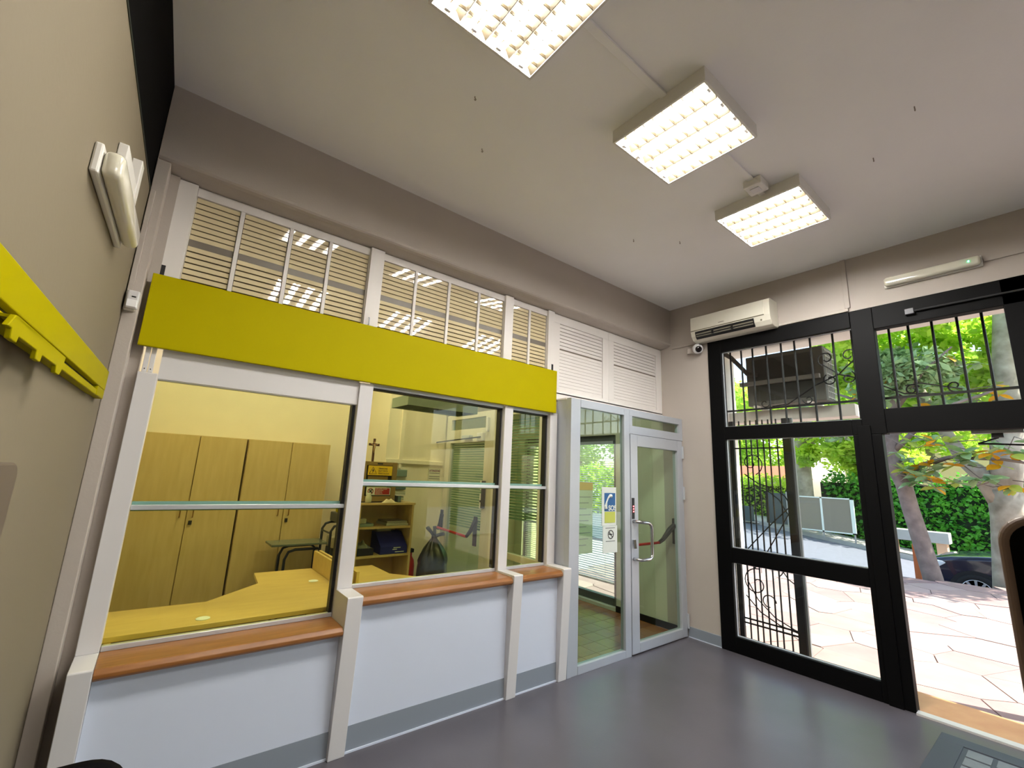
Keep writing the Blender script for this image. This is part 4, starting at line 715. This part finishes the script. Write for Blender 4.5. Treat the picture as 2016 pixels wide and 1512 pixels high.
for sg in (1, -1):
    yc = -1.62
    for c, r0, r1, a0, a1 in (((yc + sg * 0.09, 2.83), 0.075, 0.02, -60, 330), ((yc + sg * 0.07, 2.62), 0.06, 0.018, 60, -330)):
        pts = spiral(c, r0, r1, a0 if sg > 0 else 180 - a0, a1 if sg > 0 else 180 - a1, GX); MB().tube(pts, 0.006, 5).build('scroll', M_IRON, gr)
    MB().tube([(GX, yc, 2.66), (GX, yc + sg * 0.06, 2.72), (GX, yc + sg * 0.13, 2.78)], 0.006, 5).build('scroll', M_IRON, gr); MB().tube([(GX, yc, 2.66), (GX, yc + sg * 0.2, 2.58), (GX, yc + sg * 0.45, 2.42), (GX, yc + sg * 0.6, 2.41)], 0.006, 5).build('scroll', M_IRON, gr)
for c, r0, r1, a0, a1 in (((-2.12, 2.45), 0.05, 0.012, 160, -260), ((-2.38, 2.45), 0.05, 0.012, -90, 230), ((-0.95, 2.45), 0.05, 0.012, 180, 520), ((-1.35, 2.45), 0.05, 0.012, 0, -340)):
    MB().tube(spiral(c, r0, r1, a0, a1, GX), 0.006, 5).build('scroll', M_IRON, gr)
MB().tube([(GX, -2.08, 2.49), (GX, -2.18, 2.50), (GX, -2.30, 2.46), (GX, -2.42, 2.42)], 0.006, 5).build('scroll', M_IRON, gr)
gt = thing('iron_gate', 'folded back black wrought iron security gate outside the entrance window', 'gate', (0.5, -0.7, -0.05))
GX2 = 0.50
B(GX2 - 0.02, GX2 + 0.02, -1.06, -0.985, -0.045, 2.32).build('gate_post', M_IRON, gt, bevel=0.003); B(GX2 - 0.02, GX2 + 0.02, -0.47, -0.42, -0.045, 2.32).build('gate_post', M_IRON, gt, bevel=0.003); B(GX2 + 0.06, GX2 + 0.09, -0.42, -0.38, -0.045, 2.32).build('gate_post', M_IRON, gt, bevel=0.003)
B(GX2 + 0.0, GX2 + 0.03, -1.082, -1.062, -0.045, 2.32).build('gate_edge', mat('grey_steel', (120, 126, 128), 0.4), gt)
for y in (-0.53, -0.60, -0.655, -0.72, -0.785, -0.845, -0.925): bar(MB(), (GX2, y, -0.04), (GX2, y, 2.32), 0.008).build('bar', M_IRON, gt)
for z in (2.0, 0.20, 0.155): B(GX2 - 0.008, GX2 + 0.008, -1.0, -0.44, z, z + 0.014).build('rail', M_IRON, gt)
for pts in (spiral((-0.64, 1.84), 0.13, 0.02, 250, -200, GX2), spiral((-0.62, 1.46), 0.115, 0.03, 60, 470, GX2), [(GX2, -0.56, 1.72), (GX2, -0.70, 1.62), (GX2, -0.85, 1.58), (GX2, -0.96, 1.50), (GX2, -1.0, 1.42)], [(GX2, -0.66, 1.60), (GX2, -0.78, 1.56), (GX2, -0.90, 1.46), (GX2, -0.985, 1.30)],
            [(GX2, -1.0, 1.40), (GX2, -0.82, 1.22), (GX2, -0.62, 1.0), (GX2, -0.50, 0.86)], [(GX2, -0.99, 1.34), (GX2, -0.82, 1.04), (GX2, -0.70, 0.84), (GX2, -0.60, 0.72)],
            spiral((-0.62, 0.58), 0.15, 0.03, 100, -290, GX2), spiral((-0.78, 0.80), 0.13, 0.02, 240, -170, GX2), spiral((-0.73, 0.42), 0.07, 0.05, 180, -100, GX2),
            [(GX2, -0.52, 0.60), (GX2, -0.62, 0.42), (GX2, -0.78, 0.28), (GX2, -0.99, 0.20)], [(GX2, -0.50, 0.44), (GX2, -0.64, 0.30), (GX2, -0.82, 0.22), (GX2, -0.99, 0.19)], [(GX2, -0.86, 0.78), (GX2, -0.93, 0.68), (GX2, -0.99, 0.64)]):
    MB().tube(pts, 0.006, 5).build('scroll', M_IRON, gt)
bar(MB(), (GX2, -0.99, 0.14), (GX2, -0.99, 0.14 + 0.001))
# ---- foliage
def leaf_cloud(name, m, parent, centers, n, size, kind=True, wd=0.32):
    """n leaves (folded 4-vertex blades) scattered through ellipsoids [(c, r)]"""
    k = rng.integers(0, len(centers), n); C_ = np.array([c for c, _ in centers])[k]; R_2 = np.array([r for _, r in centers])[k]
    d = rng.normal(size=(n, 3)); d /= np.linalg.norm(d, axis=1)[:, None]; rad = rng.random(n) ** 0.45
    P = C_ + d * R_2 * rad[:, None]
    a = rng.normal(size=(n, 3)); a[:, 2] *= 0.6; a /= np.linalg.norm(a, axis=1)[:, None]; b = np.cross(a, rng.normal(size=(n, 3))); b /= np.linalg.norm(b, axis=1)[:, None]; nn = np.cross(a, b)
    s = size * rng.uniform(0.6, 1.3, n)[:, None]
    V = np.stack([P - a * s * 0.5, P + b * s * wd + nn * s * 0.08, P + a * s * 0.5, P - b * s * wd + nn * s * 0.08], 1).reshape(-1, 3)
    off = np.array(wloc(parent)); V = V - off
    me = bpy.data.meshes.new(name); me.vertices.add(4 * n); me.vertices.foreach_set('co', V.astype(np.float32).ravel()); me.loops.add(4 * n); me.loops.foreach_set('vertex_index', np.arange(4 * n, dtype=np.int32)); me.polygons.add(n)
    me.polygons.foreach_set('loop_start', np.arange(0, 4 * n, 4, dtype=np.int32)); me.update(calc_edges=True); me.validate(); me.materials.append(m)
    o = bpy.data.objects.new(name, me); COL.objects.link(o); o.parent = parent; WL[o.name] = Vector(wloc(parent))
    if kind: o['kind'] = 'stuff'
    return o
def blobs(c, r, n, br, seed):
    rr_ = random.Random(seed); out = []
    for _ in range(n):
        v = Vector((rr_.gauss(0, 1), rr_.gauss(0, 1), rr_.gauss(0, 1))).normalized() * (rr_.random() ** 0.4); b = br * rr_.uniform(0.6, 1.2); out.append(((c[0] + v.x * r[0], c[1] + v.y * r[1], c[2] + v.z * r[2]), (b, b, b * 0.8)))
    return out
tp = thing('plane_tree', 'stout pale plane tree trunk at the edge of the terrace', 'tree', (8.25, -1.78, -0.5), 'street trees outside')
MB().tube([(8.25, -1.84, -0.6), (8.22, -1.87, 0.2), (8.2, -1.95, 1.2), (8.2, -1.99, 1.7)], [0.30, 0.25, 0.235, 0.27], 16).build('trunk', M_BARK, tp, smooth=True)
MB().tube([(8.2, -1.95, 1.5), (8.2, -2.06, 2.2), (8.25, -2.18, 3.0), (8.4, -2.25, 4.2), (8.6, -2.4, 6.0)], [0.22, 0.23, 0.22, 0.17, 0.1], 14).build('bough', M_BARK, tp, smooth=True)
MB().tube([(8.2, -1.93, 1.55), (8.2, -1.70, 2.0), (8.25, -1.50, 2.25), (8.4, -1.1, 3.3), (8.8, -0.6, 5.0)], [0.24, 0.16, 0.13, 0.10, 0.06], 12).build('bough', M_BARK, tp, smooth=True)
leaf_cloud('foliage', M_LF_PL, tp, blobs((9.0, -1.9, 6.2), (3.0, 4.2, 1.8), 40, 0.8, 3) + blobs((9.6, -2.2, 4.4), (0.8, 1.8, 1.0), 14, 0.6, 4) + blobs((9.8, -0.4, 4.6), (0.8, 1.6, 1.1), 12, 0.6, 44), 22000, 0.19)
t2 = thing('plane_tree', 'pale plane tree behind the double notice board across the road', 'tree', (15.8, 4.1, -0.1), 'street trees outside')
MB().tube([(15.8, 4.05, -0.1), (15.75, 4.03, 1.4), (15.7, 3.98, 2.6), (15.7, 3.9, 3.6), (15.9, 3.8, 6.0)], [0.42, 0.34, 0.30, 0.26, 0.15], 14).build('trunk', M_BARK, t2, smooth=True)
MB().tube([(15.7, 3.95, 2.9), (15.8, 3.4, 3.7), (15.9, 2.6, 4.4), (16, 1.6, 5.4)], [0.18, 0.13, 0.1, 0.06], 10).build('bough', M_BARK, t2, smooth=True)
leaf_cloud('foliage', M_LF_PL, t2, blobs((16.0, 3.2, 5.0), (2.2, 4.0, 1.9), 40, 0.9, 5) + blobs((15.2, 2.6, 3.1), (0.5, 1.6, 0.5), 9, 0.45, 15) + blobs((17.6, 2.4, 2.9), (0.6, 2.0, 0.8), 14, 0.6, 77), 20000, 0.20)
mg = thing('magnolia_tree', 'magnolia with large glossy leaves, some yellow, leaning trunk by the terrace', 'tree', (7.55, -0.85, -0.4), 'street trees outside')
MB().tube([(7.55, -0.90, -0.5), (7.53, -0.86, 0.0), (7.52, -0.76, 0.7), (7.5, -0.67, 1.3), (7.5, -0.62, 1.75), (7.5, -0.52, 2.1), (7.5, -0.47, 2.5), (7.5, -0.60, 3.2), (7.4, -0.9, 4.4)], [0.17, 0.155, 0.145, 0.14, 0.14, 0.15, 0.135, 0.11, 0.05], 14).build('trunk', M_BARK2, mg, smooth=True)
for pth in ([(7.5, -0.6, 1.8), (7.4, -0.95, 2.15), (7.3, -1.4, 2.3), (7.2, -2.1, 2.25), (7.1, -2.7, 2.1)], [(7.5, -0.5, 2.4), (7.3, -1.0, 2.9), (7.1, -1.6, 3.3), (7.0, -2.2, 3.5)], [(7.5, -0.6, 3.0), (7.6, 0.0, 3.6), (7.7, 0.6, 3.9)], [(7.5, -0.7, 3.4), (7.2, -1.2, 4.0), (7.0, -1.7, 4.4)], [(7.5, -0.55, 2.6), (7.5, 0.3, 3.0), (7.4, 1.0, 3.1)]):
    MB().tube(pth, [0.06 - 0.045 * i / (len(pth) - 1) for i in range(len(pth))], 7).build('branch', M_BARK2, mg, smooth=True)
leaf_cloud('foliage', M_LF_MG, mg, blobs((7.5, -0.9, 3.9), (0.9, 1.3, 1.0), 16, 0.42, 8) + blobs((7.5, 0.9, 3.2), (0.4, 0.6, 0.4), 5, 0.32, 18), 2400, 0.22, wd=0.2)
# single large leaves: whorls along twigs
lv = MB(); NL = 6; vs = []
for i in range(NL + 1):
    u = i / NL; wd_ = 0.27 * math.sin(math.pi * min(1, u * 0.96 + 0.03)) ** 0.8; zc = -0.12 * u * u
    vs += [(u, -wd_, zc + 0.05 * wd_ / 0.27), (u, 0, zc), (u, wd_, zc + 0.05 * wd_ / 0.27)]
fs = []
for i in range(NL): a = 3 * i; fs += [(a, a + 1, a + 4, a + 3), (a + 1, a + 2, a + 5, a + 4)]
lm_g = mesh_of(MB().add(vs, fs), M_LF_MG, 'leaf', smooth=True); lm_y = mesh_of(MB().add(vs, fs), M_LF_YE, 'leaf', smooth=True); lm_p = mesh_of(MB().add(vs, fs), leafmat('magnolia_pale_leaf', (150, 176, 70), (186, 196, 90), 0.4), 'leaf', smooth=True)
rl_ = random.Random(21); nleaf = 0
tips = []
for _ in range(60):
    u = rl_.random()
    if u < 0.62: c = (rl_.uniform(6.8, 7.4), rl_.uniform(-2.75, -0.7), rl_.uniform(1.7, 2.6))
    else: c = (rl_.uniform(6.8, 7.5), rl_.uniform(-2.2, 0.2), rl_.uniform(2.7, 4.3))
    tips.append(c)
twg = MB()
for c in tips:
    if nleaf >= 290: break
    twg.tube([c, (c[0] + 0.15, c[1] + rl_.uniform(-0.1, 0.35), c[2] + rl_.uniform(-0.12, 0.2)), (c[0] + 0.3, c[1] + rl_.uniform(0.1, 0.6), c[2] + rl_.uniform(-0.1, 0.3))], [0.006, 0.008, 0.010], 5)
    yel = rl_.random() < 0.6
    for k in range(rl_.randint(4, 6)):
        r_ = rl_.random(); me = (lm_y if r_ < 0.45 else (lm_p if r_ < 0.65 else lm_g)) if yel else (lm_g if r_ < 0.8 else lm_p); s = rl_.uniform(0.19, 0.30)
        inst(me, 'leaf', mg, c, (rl_.uniform(-0.6, 0.6), rl_.uniform(-0.7, 0.5), 6.283 * k / 5 + rl_.uniform(-0.4, 0.4)), (s, s, s)); nleaf += 1
twg.build('twigs', M_BARK2, mg)
hg = thing('ivy_hedge', 'dense dark green ivy hedge along the far sidewalk', 'hedge', (16.6, 0.0, -0.6))
B(16.3, 17.2, -9, 3.6, -1.2, 1.85).build('core', mat('hedge_core', (22, 40, 18), 0.9), hg)
leaf_cloud('foliage', M_LF_HD, hg, [((16.25, -9 + 0.45 * i, 0.0 + 0.48 * j), (0.22, 0.4, 0.4)) for i in range(28) for j in range(-2, 5)], 15000, 0.17)
hg2 = thing('bright_hedge', 'sunlit light green hedge left of the dark gate across the road', 'hedge', (17.5, 6.2, -0.1))
leaf_cloud('foliage', M_LF_PL, hg2, [((17.5, 5.2 + 0.4 * i, 0.2 + 0.4 * j), (0.4, 0.4, 0.4)) for i in range(7) for j in range(0, 5)], 4000, 0.15); B(17.4, 17.8, 5.0, 8.0, -0.2, 1.6).build('core', MATS['hedge_core'], hg2)
for i, (x, y, z, rx, ry, rz, n, lb) in enumerate(((25, 11, 4.8, 2.2, 3.6, 3.6, 12000, 'bright leafy tree far behind the iron gate'), (23.5, 1.2, 5.4, 2.2, 3.8, 2.4, 12000, 'bright leafy tree far behind the hedge'), (22, -8.2, 5.0, 2.2, 3.8, 4.5, 12000, 'bright leafy tree far behind the plane tree trunk'))):
    t = thing('background_tree', lb, 'tree', (x, y, -0.3), 'trees across the road'); MB().tube([(x, y, -0.3), (x + 0.1, y, 2), (x, y + 0.2, z)], [0.25, 0.2, 0.1], 10).build('trunk', M_BARK, t, smooth=True)
    leaf_cloud('foliage', M_LF_PL, t, blobs((x, y, z), (rx, ry, rz), 50, 0.95, 30 + i), n, 0.26)
gh = thing('garden_hedge', 'sunlit shrubs seen through the vestibule window', 'hedge', (8.5, 9.0, -0.2))
leaf_cloud('foliage', M_LF_PL, gh, [((6.6 + 0.5 * i, 10.6 - 0.45 * i, 0.3 + 0.5 * j), (0.5, 0.5, 0.45)) for i in range(9) for j in range(4)], 7000, 0.17); MB().tube([(8.5, 9.0, -0.3), (8.6, 9.1, 1.4)], 0.06, 6).build('stem', M_BARK2, gh)
gtr = thing('garden_tree', 'broad leafy tree behind the shrubs beyond the vestibule window', 'tree', (10.5, 11.5, -0.2), 'trees across the road')
MB().tube([(10.5, 11.5, -0.3), (10.6, 11.4, 2.0), (10.4, 11.6, 4.0)], [0.22, 0.18, 0.1], 10).build('trunk', M_BARK, gtr, smooth=True)
leaf_cloud('foliage', M_LF_PL, gtr, blobs((10.5, 11.3, 4.2), (3.0, 3.0, 2.0), 40, 0.9, 61), 11000, 0.24)
bl_ = thing('house', 'cream house with brown shutter behind the hedge', 'building', (29, 2.5, -0.3))
B(28.5, 34, -3, 6, -0.3, 5.0).build('wall', mat('house_cream', (190, 176, 132), 0.8), bl_); w__ = B(28.45, 28.5, 3.3, 4.4, 1.0, 3.2).build('window', mat('house_window', (70, 60, 50), 0.4), bl_); MB().prism([(28.2, 5.0), (34.3, 5.0), (31.2, 6.2)], 1, -3.4, 6.4).build('roof', mat('roof_tile', (176, 96, 70), 0.8), bl_)
h2 = thing('tiled_shed', 'low white building with red tiled roof behind the dark gate', 'building', (19, 7.2, -0.1))
B(18.6, 21, 5.6, 9, -0.2, 2.0).build('wall', M_PLASTER, h2); MB().prism([(18.3, 2.0), (21.2, 2.0), (19.8, 2.6)], 1, 5.4, 9.3).build('roof', MATS['roof_tile'], h2)
# street furniture
nb_ = thing('notice_board', 'double beige notice board with white frame across the road', 'notice board', (14.6, 3.06, -0.2))
for a in ((3.97, 3.10), (3.04, 2.20)): B(14.48, 14.52, a[1], a[0], 0.12, 1.25).build('board_panel', mat('board_beige', (138, 129, 114), 0.8), nb_)
for a in ((4.0, 3.97), (3.10, 3.04), (2.20, 2.10)): B(14.46, 14.54, a[1], a[0], 0.08, 1.29).build('frame_post', M_PAPER, nb_)
for z in (0.08, 1.25): B(14.46, 14.54, 2.10, 4.0, z, z + 0.04).build('frame_rail', M_PAPER, nb_)
for y in (3.95, 3.07, 2.15): B(14.48, 14.52, y - 0.02, y + 0.02, zroad(y) + 0.14, 0.08).build('leg', mat('grey_post', (150, 150, 148), 0.5), nb_)
bn = thing('stone_bench', 'white stone bench in front of the ivy hedge', 'bench', (14.6, 0.5, -0.4))
B(14.5, 14.95, -0.20, 1.5, 0.09, 0.42).build('seat_slab', M_CONC, bn, bevel=0.02); 
for y in (0.0, 1.2): B(14.55, 14.9, y - 0.12, y + 0.12, zroad(y) + 0.12, 0.09).build('support', mat('sandstone', (200, 160, 130), 0.8), bn)
gg = thing('street_gate', 'dark solid metal gate between hedge and notice board', 'gate', (15.2, 4.8, -0.1))
B(15.18, 15.22, 4.50, 5.15, 0.13, 1.33).build('leaf', mat('slate_metal', (62, 74, 80), 0.5), gg); B(15.15, 15.27, 4.40, 4.48, zroad(4.4) + 0.13, 1.40).build('pillar', M_CONC, gg); B(15.15, 15.27, 5.15, 5.25, zroad(5.2) + 0.13, 1.36).build('pillar', M_IRON, gg)
tag(MB().box(14.9, 15.2, 5.5, 6.4, zroad(5.5) + 0.10, 0.09).build('garden_wall', M_PLASTER, None, loc=(15, 6, -0.1)), 'low white garden wall left of the dark gate', 'wall')
tag(B(14.6, 14.85, 5.6, 6.1, zroad(5.6) + 0.12, 0.75).build('utility_cabinet', MATS['slate_metal'], None, bevel=0.01, loc=(14.7, 5.8, 0)), 'dark utility cabinet before the low white garden wall', 'cabinet')
tag(MB().prism([(-0.66, -0.45), (-0.565, -0.45), (-0.575, 0.56), (-0.665, 0.55)], 0, 7.72, 7.78).build('marker_post', mat('orange_board', (206, 116, 66), 0.7), None, loc=(7.75, -0.61, -0.45)), 'flat orange marker post behind the magnolia trunk', 'post')
# parked car (front to the left)
cz0 = zroad(-1.3) - 0.0; cy0 = -0.42
car = thing('parked_car', 'dark blue car parked by the terrace with its front towards the magnolia', 'car', (9.9, -2.6, cz0))
M_CAR = mat('navy_car_paint', (16, 20, 44), 0.25, coat=0.8); M_TYRE = mat('tyre_rubber', (24, 24, 26), 0.8); M_RIM = mat('alloy', (206, 208, 212), 0.3, metal=0.6)
def carprof(pts): return [(cy0 - l, cz0 + z) for l, z in pts]
sec = [(9.02, 0.93, 0.0), (9.10, 1.0, 0.0)]
side = [(0.06, 0.28), (0.0, 0.45), (0.0, 0.62), (0.06, 0.80), (0.22, 0.93), (0.5, 1.0), (0.95, 1.06), (1.35, 1.10), (3.9, 1.10), (4.25, 1.0), (4.38, 0.8), (4.38, 0.45), (4.28, 0.28)]
MB().prism(carprof(side), 0, 9.05, 10.80).build('body', M_CAR, car, bevel=0.10, bseg=4, smooth=True)
MB().prism(carprof([(1.25, 1.05), (2.0, 1.55), (2.4, 1.62), (3.5, 1.60), (4.0, 1.30), (4.15, 1.05)]), 0, 9.18, 10.67).build('cabin', mat('car_glass', (24, 28, 34), 0.05), car, bevel=0.08, bseg=3, smooth=True)
for l in (0.86, 3.5):
    for x, sg in ((9.05, -1), (10.80, 1)):
        ca = MB().lathe([(0.42, 0), (0.42, 0.012)], (x - sg * 0.005, cy0 - l, cz0 + 0.345), 28, 0, sg).build('wheel_arch', M_TYRE, car)
        wh = MB().lathe([(0.24, -0.10), (0.335, -0.10), (0.345, -0.06), (0.345, 0.01), (0.33, 0.03), (0.25, 0.035), (0.235, 0.0)], (x, cy0 - l, cz0 + 0.345), 32, 0, sg).build('wheel', M_TYRE, car, smooth=True)
        for k in range(10):
            a = 2 * math.pi * k / 10; sp_ = MB().prism([(-0.014, 0.05), (0.014, 0.05), (0.026, 0.24), (-0.02, 0.24)], 0, x + sg * 0.012, x + sg * 0.030)
            sp_.shear(lambda v, a=a: Vector((v.x, cy0 - l + v.y * math.cos(a) - v.z * math.sin(a), cz0 + 0.345 + v.y * math.sin(a) + v.z * math.cos(a)))).build('spoke', M_RIM, wh)
        MB().lathe([(0.245, 0.010), (0.245, 0.036), (0.232, 0.036), (0.232, 0.010)], (x, cy0 - l, cz0 + 0.345), 32, 0, sg).build('rim', M_RIM, wh, smooth=True); MB().lathe([(0.05, 0.0), (0.05, 0.034), (0.03, 0.04)], (x, cy0 - l, cz0 + 0.345), 16, 0, sg).build('hub_cap', M_RIM, wh, smooth=True)
M_HL = mat('headlamp', (222, 230, 236), 0.1, coat=0.5)
for xa, xb in ((9.04, 9.45), (10.40, 10.81)): MB().prism(carprof([(-0.01, 0.70), (0.02, 0.80), (0.16, 0.90), (0.38, 0.90), (0.46, 0.86), (0.30, 0.74), (0.12, 0.68)]), 0, xa, xb).build('headlamp', M_HL, car, bevel=0.03, smooth=True)
B(9.6, 10.25, cy0 - 0.02, cy0 + 0.012, cz0 + 0.42, cz0 + 0.66).build('grille', M_BLACK, car, bevel=0.01)
for x, sg in ((9.05, -1), (10.80, 1)): B(min(x + sg * 0.002, x + sg * 0.16), max(x + sg * 0.002, x + sg * 0.16), cy0 - 1.72, cy0 - 1.56, cz0 + 1.10, cz0 + 1.24).build('mirror', M_CAR, car, bevel=0.03, bseg=3, smooth=True)
